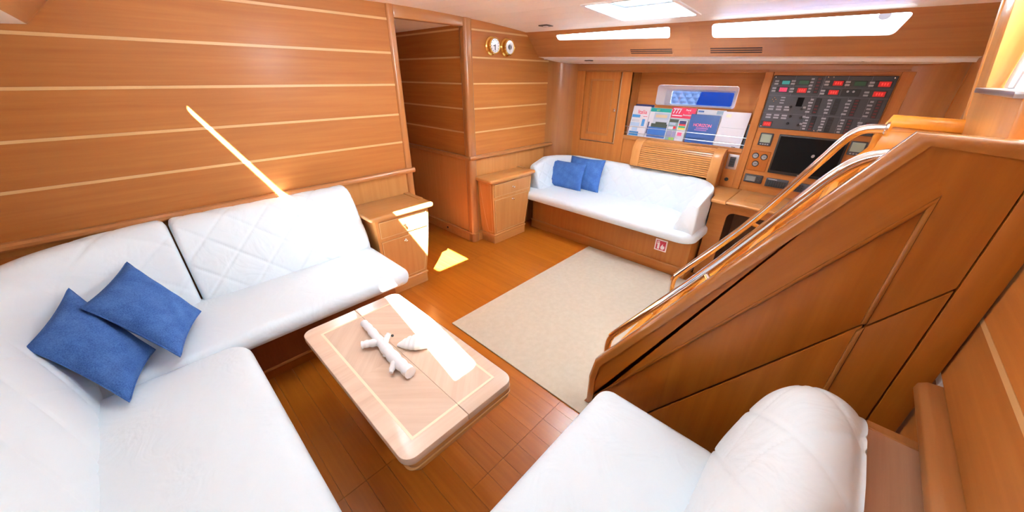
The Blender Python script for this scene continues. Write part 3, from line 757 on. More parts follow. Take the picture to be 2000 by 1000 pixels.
limb(MB(), [(0.482, 1.12, Zd+0.026), (0.455, 1.10, Zd+0.026), (0.432, 1.078, Zd+0.020)], [0.018, 0.014, 0.008]).build('twig', chalk, dw, smooth=True)
limb(MB(), [(0.490, 1.20, Zd+0.02), (0.470, 1.195, Zd+0.018), (0.462, 1.19, Zd+0.014)], [0.013, 0.009, 0.006]).build('twig', chalk, dw, smooth=True)
shell = plain('white_shell', (0.86, 0.85, 0.84), 0.4, noise=0.04, nscale=30)
m_ = MB(); loops = []
A = Vector((0.545, 1.225, Zd+0.030)); B = Vector((0.635, 1.115, Zd+0.032)); ax = (B-A).normalized(); sd = ax.cross(Vector((0, 0, 1))).normalized()
for i in range(25):
    t = i/24; r = 0.002+0.050*math.sin(math.pi*min(1, t*0.93+0.05))**0.8*(0.55+0.45*t)
    r *= 1+0.05*math.sin(t*40)
    c = A.lerp(B, t)
    c.z = Zd+r*0.62
    loops.append([c+sd*(r*math.cos(2*math.pi*k/20))+Vector((0, 0, 1))*(r*0.62*math.sin(2*math.pi*k/20)) for k in range(20)])
shl = m_.loft(loops).build('seashell', shell, smooth=True)
tag(shl, 'smooth white seashell beside the driftwood in the sunlight on the table', 'seashell')
MB().lathe((0.538, 1.243, Zd+0.052), (-0.5, -0.3, 0.8), [(0.0065, 0), (0.005, 0.005), (0.001, 0.008)], 10).build('dark_tip', M['ink'], shl)

# ---- flared bedside-like cabinets on the bulkhead
def cabinet(xl, xr, inl, inr, yt, yb, yback, ztop, label, shown_left):
    """xl,xr = body edges under the top; inl,inr = how far the sides sweep in towards the floor"""
    root = thing('side_cabinet', ((xl+xr)/2, (yt+yback)/2, 0), label, 'cabinet', 'flared side cabinets on the bulkhead')
    MB().ext(rrect(xl-0.045, xr+0.045, yt-0.03, yback, 0.028), 'z', ztop-0.034, ztop).build('top', M['light_x'], root, 0.012, 3)
    # little raised rim at the outer end of the top
    MB().box(xr-0.005, xr+0.04, yt+0.12, yback, ztop-0.004, ztop+0.005).build('top_rim', M['light_y'], root, 0.002, 1)
    zs = [0.10+(ztop-0.034-0.10)*i/10 for i in range(11)]
    def s_(z):
        t = (z-0.10)/(ztop-0.134); return (1-t)**1.6 if t < 1 else 0
    def XL(z): return xl+inl*(1-(1-s_(z))**1.0)
    def XR(z): return xr-inr*(1-(1-s_(z))**1.0)
    def YF(z): return yt+(yb-yt)*(1-(z-0.10)/(ztop-0.134))
    MB().loft([[(XL(z), YF(z), z), (XR(z), YF(z), z), (XR(z), yback, z), (XL(z), yback, z)] for z in zs]).build('body', M['light_z'], root)
    z0 = 0.0
    MB().ext(rrect(XL(0.1)-0.004, XR(0.1)+0.004, yb-0.004, yback, 0.006), 'z', 0.0, 0.088).build('plinth', M['light_x'], root, 0.002)
    MB().ext(rrect(XL(0.1)-0.012, XR(0.1)+0.012, yb-0.013, yback, 0.012), 'z', 0.086, 0.104).build('plinth_bead', M['light_x'], root, 0.006, 3)
    def front(name, za, zb, ins):
        zz = [za+(zb-za)*i/6 for i in range(7)]
        p = MB().loft([[(XL(z)+ins, YF(z)-0.006, z), (XR(z)-ins, YF(z)-0.006, z), (XR(z)-ins, YF(z)+0.004, z), (XL(z)+ins, YF(z)+0.004, z)] for z in zz]).build(name, M['light_z'], root)
        w_ = 0.006
        ln = MB()
        for f_ in (0, 1):
            def e_(z): return (XL(z)+ins) if f_ == 0 else (XR(z)-ins-w_)
            ln.loft([[(e_(z), YF(z)-0.0072, z), (e_(z)+w_, YF(z)-0.0072, z), (e_(z)+w_, YF(z)-0.005, z), (e_(z), YF(z)-0.005, z)] for z in zz])
        for z in (za, zb-w_):
            ln.loft([[(x_, YF(z)-0.0072, z), (x_, YF(z)-0.0072, z+w_), (x_, YF(z)-0.005, z+w_), (x_, YF(z)-0.005, z)] for x_ in (XL(z)+ins, XR(z)-ins)])
        ln.build('inlay_line', M['inlay'], p)
        zk = za+(zb-za)*(0.5 if zb-za < 0.2 else 0.9); xk = (XL(zk)+XR(zk))/2
        MB().lathe((xk, YF(zk)-0.006, zk), (0, -1, 0), [(0.011, 0), (0.011, 0.003), (0.006, 0.006), (0.006, 0.014), (0.010, 0.018), (0.008, 0.023), (0.001, 0.024)], 16).build('knob', M['chrome'], p, smooth=True)
    front('drawer', 0.515, ztop-0.055, 0.022)
    front('door', 0.125, 0.485, 0.022)
    if shown_left:
        zz = [0.125+(ztop-0.055-0.125)*i/8 for i in range(9)]; ln = MB(); w_ = 0.006
        for e0 in (YF(0.3)+0.03, yback-0.055):
            k_ = 1 if e0 > yt+0.1 else 0
            def yy(z): return (YF(z)+0.022) if not k_ else (yback-0.04-0.08*s_(z))
            ln.loft([[(XL(z)-0.001, yy(z), z), (XL(z)-0.001, yy(z)+w_, z), (XL(z)+0.002, yy(z)+w_, z), (XL(z)+0.002, yy(z), z)] for z in zz])
        for z in (0.125, ztop-0.061):
            ln.loft([[(XL(z)-0.001, y_, z), (XL(z)-0.001, y_, z+w_), (XL(z)+0.002, y_, z+w_), (XL(z)+0.002, y_, z)] for y_ in (YF(z)+0.022, (yback-0.04-0.08*s_(z)))])
        ln.build('side_inlay', M['inlay'], root)
    return root
cabinet(1.032, 1.480, 0.02, 0.062, 2.325, 2.348, 2.668, 0.700, 'flared wooden side cabinet in the sunlight next to the corner sofa', False)
cabinet(2.315, 2.895, 0.035, 0.075, 2.452, 2.468, 2.668, 0.700, 'flared wooden side cabinet between the doorway post and the far sofa', True)

# ---- cupboard door on the far wall
cd_ = thing('wall_cupboard', (XW, 2.12, 0.96), 'tall narrow wooden cupboard door with recessed panel in the far corner', 'cupboard')
def picture_frame(name, mat, root, x, y0, y1, z0, z1, wd, dx0, dx1):
    MB().loft([[(x+dx1, *p) for p in ((y0, z0), (y1, z0), (y1, z1), (y0, z1))], [(x+dx0, *p) for p in ((y0, z0), (y1, z0), (y1, z1), (y0, z1))],
               [(x+dx0, *p) for p in ((y0+wd, z0+wd), (y1-wd, z0+wd), (y1-wd, z1-wd), (y0+wd, z1-wd))], [(x+dx1, *p) for p in ((y0+wd, z0+wd), (y1-wd, z0+wd), (y1-wd, z1-wd), (y0+wd, z1-wd))]], caps=False).build(name, mat, root)
box('carcass', M['hull'], cd_, XW+0.022, XW+0.03, 1.905, 2.34, 0.955, 1.655)
picture_frame('door_frame', M['wall_z'], cd_, XW, 1.925, 2.328, 0.968, 1.642, 0.062, -0.004, 0.02)
picture_frame('panel_moulding', M['mould_y'], cd_, XW, 1.985, 2.268, 1.028, 1.582, 0.02, 0.0, 0.02)
box('door_panel', M['wall_z'], cd_, XW+0.004, XW+0.018, 2.003, 2.25, 1.046, 1.564, 0.004, 1)
MB().lathe((XW-0.004, 1.948, 1.29), (-1, 0, 0), [(0.017, 0), (0.017, 0.004), (0.009, 0.006), (0.001, 0.007)], 16).build('push_lock', M['chrome'], cd_, smooth=True)

# ---- roll-top cabinet
rt = thing('rolltop_cabinet', (3.5, 1.2, 0.70), 'wooden roll-top cabinet with a curved slatted shutter behind the far sofa', 'cabinet')
def rprof(o=0.0):
    pts = [(3.462+o, 0.797), (3.462+o, 0.83), (3.468+o, 0.90)]
    pts += [(3.565-math.cos(math.radians(a))*(0.097-o), 0.925+math.sin(math.radians(a))*(0.125-o)) for a in range(0, 91, 10)]
    return pts
pf = rprof(); cheek = pf+[(XW, 1.05), (XW, 0.797)]
MB().ext([(a, b) for a, b in cheek], 'y', 1.535, 1.625).build('cheek', M['light_z'], rt, 0.008, 2)
MB().ext([(3.470, 0.7245)]+[(a, b) for a, b in cheek[1:-1]]+[(XW, 0.7245)], 'y', 0.800, 0.885).build('cheek', M['light_z'], rt, 0.008, 2)
pi_ = resample([(a, b, 0) for a, b in rprof(0.010)], 0.0175)
for a, b in zip(pi_, pi_[1:]):
    t = (b-a).normalized(); nn = Vector((t.y, -t.x, 0))*-1
    q = [a+t*0.0014, a+t*0.004-nn*-0.005, b-t*0.004-nn*-0.005, b-t*0.0014, b-t*0.0014-nn*0.006, a+t*0.0014-nn*0.006]
    MB().ext([(p.x, p.y) for p in q], 'y', 0.885, 1.535).build('tambour_slat', M['light_y'], rt)
pb_ = rprof(0.018)
MB().ext(pb_+[(XW, 1.02), (XW, 0.797)], 'y', 0.886, 1.534).build('carcass', M['seam'], rt)

# ---- small fittings on the far wall
sp_ = thing('switch_plate', (XW, 0.745, 0.945), 'steel framed dark switch plate between roll-top cabinet and instruments', 'switch')
box('frame', M['steel'], sp_, XW-0.006, XW, 0.702, 0.788, 0.882, 1.008, 0.004, 2)
box('face', M['panel'], sp_, XW-0.010, XW-0.004, 0.722, 0.768, 0.902, 0.988, 0.002, 1)
for z in (0.923, 0.945, 0.967): box('rocker', M['black'], sp_, XW-0.013, XW-0.009, 0.729, 0.761, z-0.008, z+0.008, 0.002, 1)
sk = MB().lathe((XW, 0.752, 0.79), (-1, 0, 0), [(0.016, 0), (0.016, 0.005), (0.010, 0.008), (0.009, 0.003), (0.001, 0.003)], 18).build('power_socket', M['black'], None, smooth=True)
tag(sk, 'small round black socket low on the wall above the desk', 'socket')

# ---- chart desk
dk = thing('chart_desk', (3.35, 0.3, 0), 'wooden chart desk with rounded front edge under the instruments', 'desk')
def desk_top(y0, y1):
    MB().ext([(3.135, 0.700), (3.125, 0.707), (3.128, 0.718), (3.145, 0.724), (XW-0.002, 0.724), (XW-0.002, 0.694), (3.15, 0.694)], 'y', y0, y1).build('desk_top', M['light_y'], dk, 0.003, 2)
desk_top(-0.30, 0.609)
MB().ext([(3.127, 0.612), (3.127, 0.722), (3.25, 0.733), (3.35, 0.772), (3.42, 0.80), (XW-0.002, 0.83), (XW-0.002, 0.612)], 'z', 0.694, 0.724).build('desk_top', M['light_y'], dk, 0.007, 3)
box('lid_panel', M['light_y'], dk, 3.22, 3.50, 0.10, 0.52, 0.722, 0.7265, 0.003, 1)
lo_ = rrect(0.20, 0.592, 0.05, 0.618, 0.05); ro_ = rect_like(lo_, -0.32, 0.722, 0.0, 0.694)
MB().loft([[(3.20, *p) for p in ro_], [(3.20, *p) for p in lo_], [(3.225, *p) for p in lo_], [(3.225, *p) for p in ro_]], caps=False).build('front_panel', M['wall_y'], dk)
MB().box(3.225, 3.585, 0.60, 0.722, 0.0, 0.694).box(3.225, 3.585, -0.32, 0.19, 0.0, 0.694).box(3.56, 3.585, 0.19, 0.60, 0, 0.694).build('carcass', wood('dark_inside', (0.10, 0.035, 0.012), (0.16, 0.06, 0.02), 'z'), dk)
MB().lathe((3.30, 0.53, 0.694), (0, 0, -1), [(0.03, 0), (0.03, 0.012), (0.022, 0.03), (0.001, 0.034)], 16).build('knee_lamp', M['white'], dk, smooth=True)
lt = MB()
for i, w_ in enumerate((0.05, 0.036, 0.028)):
    yy = 0.575-sum((0.05, 0.036, 0.028)[:i])-0.012*i
    lt.box(3.1985, 3.2005, yy-w_, yy, 0.644, 0.649)
lt.build('engraved_line', M['stair'], dk)

# ---- instruments
ip = thing('breaker_panel', (XW, 0.29, 1.24), 'large dark grey electrical breaker panel with red digital displays', 'control panel')
PX = XW-0.012
box('panel_plate', M['panel'], ip, PX, XW, -0.058, 0.630, 1.243, 1.620, 0.003, 1)
def on_panel(name, mat, y, z, wy, hz, d=0.004):
    return box(name, mat, ip, PX-d, PX, y-wy/2, y+wy/2, z-hz/2, z+hz/2, 0.0008, 1)
W_ = 0.688
def U(px_u): return 0.630-px_u*W_
# module joints
for (u0, u1, v0, v1) in ((0, 1, 0.362, 0.366), (0, 1, 0.70, 0.704), (0.455, 0.459, 0, 0.362), (0.455, 1, 0.205, 0.208), (0, 0.455, 0.19, 0.193), (0.205, 0.208, 0, 0.362),
                         (0.40, 0.403, 0.366, 1), (0.555, 0.558, 0.366, 1), (0.70, 0.703, 0.366, 1), (0.86, 0.863, 0.366, 1), (0.64, 0.643, 0, 0.2), (0.82, 0.823, 0, 0.2)):
    y1_, y0_ = U(u0), U(u1); z1_, z0_ = 1.62-0.377*v0, 1.62-0.377*v1
    box('module_joint', M['panel_line'], ip, PX-0.0012, PX, y0_, y1_, z0_, z1_)
def disp(u, v, mat, wy=0.05, hz=0.03, digits=True, label=True):
    y = U(u); z = 1.62-0.377*v
    o = on_panel('display', mat, y, z, wy, hz)
    on_panel('display_bezel', M['black'], y+0.008, z, wy+0.03, hz+0.008, 0.002)
    if digits:
        dm = MB()
        for k in range(3): dm.box(PX-0.0050, PX-0.0038, y-0.014+k*0.013-0.0036, y-0.014+k*0.013+0.0036, z-0.008, z+0.008)
        dm.build('lit_digits', M['led_glow'], o)
    if label:
        for dz in (0.009, -0.010): on_panel('push_button', M['print'], y+wy/2+0.035, z+dz, 0.026, 0.012, 0.003)
disp(0.13, 0.125, M['teal_led'], 0.048, 0.024, False)
disp(0.29, 0.12, M['green_led'], 0.06, 0.026, False)
disp(0.125, 0.255, M['pink_led'], 0.05, 0.03)
disp(0.295, 0.26, M['red_led'], 0.056, 0.032)
disp(0.575, 0.125, M['red_led'], 0.054, 0.03)
disp(0.745, 0.125, M['green_led'], 0.06, 0.026, False)
disp(0.925, 0.13, M['red_led'], 0.060, 0.032)
disp(0.565, 0.28, M['red_led'], 0.054, 0.03)
disp(0.915, 0.29, M['red_led'], 0.060, 0.032)
disp(0.075, 0.915, M['red_led'], 0.055, 0.034, True, False)
on_panel('analogue_meter', M['black'], U(0.70), 1.62-0.377*0.28, 0.10, 0.045)
for k in range(2): MB().lathe((PX-0.004, U(0.675+0.045*k), 1.62-0.377*0.26), (-1, 0, 0), [(0.007, 0), (0.007, 0.002), (0.001, 0.003)], 12).build('meter_face', M['print'], ip)
def breakers(u, v, h, red, nlab=5):
    y = U(u); z = 1.62-0.377*v
    on_panel('breaker_bank', M['black'], y, z, 0.030, h)
    n = max(4, int(h/0.018))
    for i in range(n):
        zz = z-h/2+h*(i+0.5)/n
        lit = red == 2 or (red == 1 and i < n*0.45)
        box('toggle', M['breaker'] if lit else M['ink'], ip, PX-0.009, PX-0.004, y-0.009, y+0.009, zz-0.005, zz+0.005)
    lm = MB()
    for i in range(nlab):
        zz = z-h/2+h*(i+0.5)/nlab
        lm.box(PX-0.0014, PX, y+0.030, y+0.030+0.018+0.008*((i*7+int(u*50)) % 3)/2, zz-0.0055, zz+0.0055)
    lm.build('label_print', M['print'], ip)
breakers(0.415, 0.17, 0.105, 2)
breakers(0.47, 0.53, 0.105, 1); breakers(0.625, 0.53, 0.105, 0); breakers(0.775, 0.53, 0.11, 2); breakers(0.945, 0.54, 0.115, 2)
breakers(0.485, 0.85, 0.10, 1); breakers(0.63, 0.85, 0.10, 0); breakers(0.785, 0.86, 0.10, 2); breakers(0.93, 0.87, 0.085, 2)
on_panel('dark_window', M['screen'], U(0.315), 1.62-0.377*0.47, 0.040, 0.062)
for (u, v) in ((0.245, 0.565), (0.35, 0.60), (0.27, 0.745), (0.37, 0.76), (0.27, 0.88), (0.37, 0.90)):
    MB().lathe((PX, U(u), 1.62-0.377*v), (-1, 0, 0), [(0.009, 0), (0.009, 0.006), (0.007, 0.010), (0.001, 0.010)], 14).build('rotary_knob', M['black'], ip, smooth=True)
for (u, v) in ((0.37, 0.565), (0.395, 0.735), (0.39, 0.87)): on_panel('pale_key', M['print'], U(u), 1.62-0.377*v, 0.018, 0.014)
lm = MB()
for r_ in range(4):
    for c_ in range(3):
        u = 0.04+0.075*c_+0.0*r_; v = 0.575+0.05*r_+(0.06 if r_ > 1 else 0)
        lm.box(PX-0.0014, PX, U(u+0.05), U(u), 1.62-0.377*v-0.006, 1.62-0.377*v+0.006)
lm.build('label_print', M['print'], ip); lm = MB()
for k in range(3): lm.box(PX-0.0014, PX, U(0.17), U(0.13), 1.62-0.377*(0.40+0.05*k)-0.004, 1.62-0.377*(0.40+0.05*k)+0.004)
lm.build('label_print', M['print'], ip)
for (dy, dz) in ((0.011, 0), (-0.011, 0), (0, 0.013), (0, -0.013)):
    MB().lathe((PX, U(0.07)+dy, 1.62-0.377*0.44+dz), (-1, 0, 0), [(0.003, 0), (0.003, 0.002), (0.0005, 0.003)], 8).build('indicator_lamp', plain('amber_lamp', (0.6, 0.25, 0.05), 0.3), ip)
for (y, z) in ((0.615, 1.608), (-0.042, 1.608), (0.615, 1.255), (0.27, 1.252), (0.25, 1.252), (0.30, 1.61), (0.27, 1.61)):
    MB().lathe((PX, y, z), (-1, 0, 0), [(0.0045, 0), (0.004, 0.002), (0.0005, 0.0026)], 10).build('screw', M['chrome'], ip)

# display screen with its little turn knob
ds = thing('chart_screen', (XW-0.01, 0.26, 0.905), 'large black display screen below the breaker panel', 'screen')
box('bezel', M['black'], ds, XW-0.016, XW, 0.045, 0.470, 0.903, 1.205, 0.004, 2)
box('screen_glass', M['screen'], ds, XW-0.018, XW-0.014, 0.058, 0.458, 0.926, 1.194, 0.001, 1)
box('maker_plate', M['print'], ds, XW-0.0175, XW-0.0155, 0.222, 0.268, 0.910, 0.917)
MB().tube([(XW-0.016, 0.215, 1.073), (XW-0.052, 0.215, 1.073)], 0.010, 12).build('tilt_knob', M['steel'], ds, smooth=True)

def instrument(name, y0, y1, z0, z1, label, lcd=None, keys=None, cat='instrument', group=None):
    root = thing(name, (XW-0.008, (y0+y1)/2, z0), label, cat, group)
    box('case', M['panel'], root, XW-0.016, XW, y0, y1, z0, z1, 0.006, 2)
    if lcd: box('lcd', lcd[4], root, XW-0.0185, XW-0.014, lcd[0], lcd[1], lcd[2], lcd[3], 0.002, 1)
    if keys:
        ya, yb, za, zb, nc, nr_ = keys
        for i in range(nc):
            for j in range(nr_):
                cy = ya+(yb-ya)*(i+0.5)/nc; cz = za+(zb-za)*(j+0.5)/nr_
                box('key', M['black'] if nr_ > 1 else M['print'], root, XW-0.0185, XW-0.015, cy-(yb-ya)/nc*0.32, cy+(yb-ya)/nc*0.32, cz-(zb-za)/nr_*0.32, cz+(zb-za)/nr_*0.32)
    return root
instrument('wind_display', 0.508, 0.600, 1.108, 1.205, 'small square instrument with pale lcd above three round gauges', (0.518, 0.590, 1.133, 1.197, M['lcd']), (0.52, 0.588, 1.113, 1.126, 4, 1), group='square lcd instruments')
instrument('depth_display', -0.056, 0.036, 1.108, 1.205, 'small square instrument with pale lcd right of the black screen', (-0.046, 0.026, 1.133, 1.197, M['lcd']), (-0.044, 0.024, 1.113, 1.126, 4, 1), group='square lcd instruments')
instrument('radio_set', 0.485, 0.620, 0.800, 0.868, 'grey radio set with wide lcd at the bottom left of the instruments', (0.535, 0.605, 0.812, 0.856, plain('grey_lcd', (0.20, 0.21, 0.20), 0.3)), (0.492, 0.528, 0.812, 0.856, 3, 3))
rd = instrument('radio_set', 0.305, 0.460, 0.790, 0.862, 'dark radio keypad unit with many keys below the screen', None, (0.315, 0.450, 0.797, 0.845, 8, 4))
box('status_bar', M['print'], rd, XW-0.018, XW-0.015, 0.385, 0.445, 0.850, 0.855)
instrument('radio_set', 0.145, 0.290, 0.785, 0.858, 'dark control unit with a round dial right of the keypad unit', None, (0.20, 0.282, 0.795, 0.848, 5, 3))
gb = box('gauge_board', M['stair'], None, XW-0.006, XW, 0.487, 0.627, 0.900, 1.062, 0.002, 1)
tag(gb, 'darker wooden board carrying three small round gauges', 'board')
def small_gauge(y, z, label):
    root = thing('round_gauge', (XW-0.01, y, z-0.02), label, 'gauge', 'small round gauges')
    MB().lathe((XW-0.006, y, z), (-1, 0, 0), [(0.024, 0), (0.024, 0.006), (0.021, 0.009), (0.019, 0.009), (0.019, 0.004), (0.001, 0.004)], 24).build('bezel', M['black'], root, smooth=True)
    MB().lathe((XW-0.0102, y, z), (-1, 0, 0), [(0.0185, 0), (0.0185, 0.0008), (0.001, 0.0009)], 24).build('dial', plain('grey_dial', (0.20, 0.21, 0.25), 0.25, coat=0.6), root)
    box('needle', M['ink'], root, XW-0.0125, XW-0.0112, y-0.012, y+0.006, z-0.0015, z+0.0015)
small_gauge(0.588, 1.022, 'small round gauge, upper left of the three')
small_gauge(0.525, 1.018, 'small round gauge, upper right of the three')
small_gauge(0.572, 0.958, 'small round gauge, lowest of the three')

# ---- brass gauges on the bulkhead
def brass_gauge(x, z, label, kind):
    root = thing('brass_gauge', (x, 2.67, z-0.06), label, 'gauge', 'round brass gauges on the bulkhead')
    MB().lathe((x, 2.67, z), (0, -1, 0), [(0.072, 0), (0.076, 0.006), (0.074, 0.012), (0.062, 0.018), (0.060, 0.040), (0.066, 0.048), (0.066, 0.056), (0.060, 0.062), (0.056, 0.060), (0.056, 0.052), (0.001, 0.052)], 36).build('case', M['brass'], root, smooth=True)
    MB().lathe((x, 2.617, z), (0, -1, 0), [(0.055, 0), (0.055, 0.0015), (0.001, 0.0018)], 36).build('dial', M['dial'], root)
    if kind == 0:
        MB().box(x-0.003, x+0.003, 2.612, 2.6150, z-0.036, z+0.010).box(x-0.020, x+0.004, 2.612, 2.6150, z-0.003, z+0.003).build('hand', M['ink'], root)
        for k in range(12):
            a = k*math.pi/6; MB().box(x+0.045*math.cos(a)-0.002, x+0.045*math.cos(a)+0.002, 2.6135, 2.6150, z+0.045*math.sin(a)-0.004, z+0.045*math.sin(a)+0.004).build('hour_mark', M['ink'], root)
    else:
        MB().lathe((x, 2.6150, z), (0, -1, 0), [(0.022, 0), (0.022, 0.001), (0.001, 0.0012)], 24).build('centre_disc', M['ink'], root)
        MB().box(x-0.003, x+0.003, 2.611, 2.6138, z-0.034, z+0.030).build('hand', M['steel'], root)
    for k in range(3):
        a = math.radians(90+120*k); MB().lathe((x+0.069*math.cos(a), 2.660, z+0.069*math.sin(a)), (0, -1, 0), [(0.005, 0), (0.005, 0.004), (0.001, 0.005)], 10).build('screw', M['brass'], root)
brass_gauge(2.53, 1.838, 'round brass ship clock nearest the doorway post', 0)
brass_gauge(2.72, 1.836, 'round brass barometer with dark centre right of the clock', 1)

# ---- small recessed downlights
def downlight(x, y, z, s, label):
    root = thing('downlight', (x, y, z), label, 'lamp', 'recessed square downlights')
    MB().box(x-s, x+s, y-s, y+s, z-0.004, z+0.004).build('frame', plain('bronze_frame', (0.10, 0.07, 0.05), 0.4, 0.6), root, 0.001, 1)
    MB().lathe((x, y, z-0.004), (0, 0, -1), [(s*0.55, 0), (s*0.5, 0.002), (0.001, 0.0025)], 16).build('lens', M['white'], root)
downlight(2.775, 2.245, zc(2.775, 2.245)-0.004, 0.045, 'small square bronze downlight in the cream ceiling near the bulkhead')
downlight(3.36, 2.16, 1.739, 0.03, 'small square downlight in the cream soffit above the far cupboard')
downlight(3.42, 0.12, 1.704, 0.03, 'small square downlight in the cream soffit above the breaker panel')

# ---- extinguisher sign on the far sofa base
sg = thing('fire_sign', (3.01, 0.99, 0.20), 'square red and white fire extinguisher sign on the far sofa base', 'sign')
XS = 3.0095
box('sign_plate', plain('sign_white', (0.85, 0.74, 0.76), 0.5), sg, XS-0.002, XS+0.002, 0.938, 1.046, 0.197, 0.305, 0.001, 1)
box('red_field', plain('sign_red', (0.50, 0.015, 0.05), 0.5), sg, XS-0.003, XS-0.001, 0.949, 1.035, 0.208, 0.294)
ic = MB()
ic.box(XS-0.004, XS-0.002, 1.002, 1.021, 0.214, 0.272); ic.box(XS-0.004, XS-0.002, 1.008, 1.015, 0.272, 0.283); ic.box(XS-0.004, XS-0.002, 1.004, 1.028, 0.281, 0.287); ic.box(XS-0.004, XS-0.002, 1.024, 1.028, 0.255, 0.284)
ic.build('extinguisher_icon', plain('icon_white', (0.85, 0.82, 0.85), 0.5), sg)
fl_ = MB().ext([(0.985, 0.216), (0.968, 0.214), (0.957, 0.226), (0.957, 0.243), (0.965, 0.255), (0.966, 0.244), (0.973, 0.252), (0.974, 0.270), (0.984, 0.254), (0.992, 0.238), (0.992, 0.225)], 'x', XS-0.004, XS-0.002)
fl_.build('flame_icon', bpy.data.materials['icon_white'], sg)

# ---- magazines and books on the shelf
def text(body, size, y, z, x, mat, parent, tilt_fn, bold=0.0, align='LEFT', sx=1.0):
    c = bpy.data.curves.new('txt', 'FONT'); c.body = body; c.size = size; c.align_x = align; c.extrude = 0.0004; c.offset = bold
    tmp = bpy.data.objects.new('txt', c); COL.objects.link(tmp)
    bpy.context.view_layer.update()
    me = bpy.data.meshes.new_from_object(tmp.evaluated_get(bpy.context.evaluated_depsgraph_get()))
    bpy.data.objects.remove(tmp)
    org = ORG[parent.name]
    for v in me.vertices:
        p = Vector(tilt_fn(y-v.co.x*sx, z+v.co.y))+Vector((-0.0012-v.co.z, 0, 0))
        v.co = p-org
    me.materials.append(mat)
    o = bpy.data.objects.new('title_text', me); link(o, parent); ORG[o.name] = org
    return o
def booklet(name, yl, yr, z0, z1, xb, xt, th, mat, label, cat='magazine', group='magazines on the shelf', skew=0.0):
    """leans back: front face x = xb at z0, xt at z1"""
    root = thing(name, ((xb+xt)/2, (yl+yr)/2, z0), label, cat, group)
    def F(y, z, d=0.0): return (xb+(xt-xb)*(z-z0)/(z1-z0)-d, y+skew*(z-z0)/(z1-z0), z)
    def quad(nm, ya, yb_, za, zb, d0, d1, m):
        return MB().prism([F(ya, za, -d1), F(yb_, za, -d1), F(yb_, za, -d0), F(ya, za, -d0)], [F(ya, zb, -d1), F(yb_, zb, -d1), F(yb_, zb, -d0), F(ya, zb, -d0)]).build(nm, m, root)
    quad('cover', yr, yl, z0, z1, 0.0, 0.0012, mat)
    quad('pages', yr+0.001, yl-0.001, z0+0.001, z1-0.001, 0.0012, th, bpy.data.materials.get('page_edges') or plain('page_edges', (0.75, 0.74, 0.72), 0.8))
    def patch(nm, ya, yb_, za, zb, m, lift=0.0006): return quad(nm, min(ya, yb_), max(ya, yb_), za, zb, -lift, 0.0, m)
    return root, F, patch
c_ = lambda n, col: bpy.data.materials.get(n) or plain(n, col, 0.35)
navy = c_('navy_cover', (0.012, 0.02, 0.10)); teal = c_('teal_cover', (0.0, 0.30, 0.27)); pw = c_('paper_white', (0.74, 0.76, 0.82)); red = c_('magenta_red', (0.62, 0.005, 0.06))
blu = c_('sky_blue_print', (0.05, 0.26, 0.60)); pbl = c_('pale_blue_print', (0.42, 0.60, 0.80)); grn = c_('lime_print', (0.30, 0.55, 0.05)); pine = c_('dark_pine_print', (0.03, 0.045, 0.03))
sky = c_('hazy_sky_print', (0.42, 0.52, 0.66)); sand = c_('sand_print', (0.66, 0.52, 0.34)); sea = c_('sea_print', (0.03, 0.13, 0.42)); folder = c_('blue_folder', (0.006, 0.055, 0.22)); yel = c_('yellow_print', (0.7, 0.6, 0.08)); pr_red = c_('red_print', (0.65, 0.02, 0.03)); pinkp = c_('pink_print', (0.70, 0.08, 0.18))
ZS = 1.049
booklet('magazine', 1.795, 1.60, ZS, 1.352, 3.700, 3.765, 0.010, navy, 'navy magazine hidden behind the white Italia magazine')
r, F, P = booklet('magazine', 1.792, 1.612, ZS, 1.338, 3.655, 3.720, 0.012, pw, 'white and blue Italia magazine at the left end of the shelf')
text('Italia', 0.052, 1.735, 1.268, 0, red, r, F, 0.0004)
P('photo', 1.785, 1.700, 1.232, 1.258, blu); P('photo', 1.785, 1.690, 1.150, 1.185, pbl); P('photo', 1.67, 1.64, 1.155, 1.22, blu); P('photo', 1.78, 1.68, 1.060, 1.10, blu)
P('text_block', 1.78, 1.70, 1.205, 1.209, c_('grey_print', (0.45, 0.47, 0.55))); P('text_block', 1.78, 1.70, 1.195, 1.199, c_('grey_print', (0.45, 0.47, 0.55))); P('photo', 1.76, 1.70, 1.105, 1.14, pbl); P('text_block', 1.668, 1.625, 1.243, 1.247, red)
r, F, P = booklet('magazine', 1.612, 1.400, ZS, 1.330, 3.665, 3.725, 0.014, pw, 'magazine with teal banner over a lake photo')
P('banner', 1.608, 1.404, 1.295, 1.328, teal); P('photo', 1.56, 1.408, 1.230, 1.290, sky); P('photo', 1.57, 1.408, 1.155, 1.190, pine); P('photo', 1.56, 1.408, 1.188, 1.232, c_('pale_haze', (0.55, 0.62, 0.72))); P('photo', 1.59, 1.408, 1.060, 1.157, sea)
P('sand_photo', 1.545, 1.43, 1.245, 1.272, sand, 0.001); P('island_photo', 1.53, 1.42, 1.185, 1.205, pine, 0.001); P('spine_photo', 1.605, 1.592, 1.09, 1.20, navy, 0.001)
text('007', 0.022, 1.548, 1.302, 0, c_('lime_text', (0.5, 0.65, 0.2)), r, F, 0.0004)
r, F, P = booklet('guide_book', 1.408, 1.185, ZS, 1.345, 3.690, 3.745, 0.02, red, 'red guide book with large white 777 on its cover', 'book')
text('777', 0.062, 1.395, 1.292, 0, pw, r, F, 0.002, sx=0.85)
text('Porti', 0.022, 1.275, 1.318, 0, pw, r, F, 0.0006); text('e', 0.020, 1.250, 1.298, 0, pw, r, F, 0.0006); text('Ancoraggi', 0.021, 1.295, 1.276, 0, pw, r, F, 0.0006, sx=0.9)
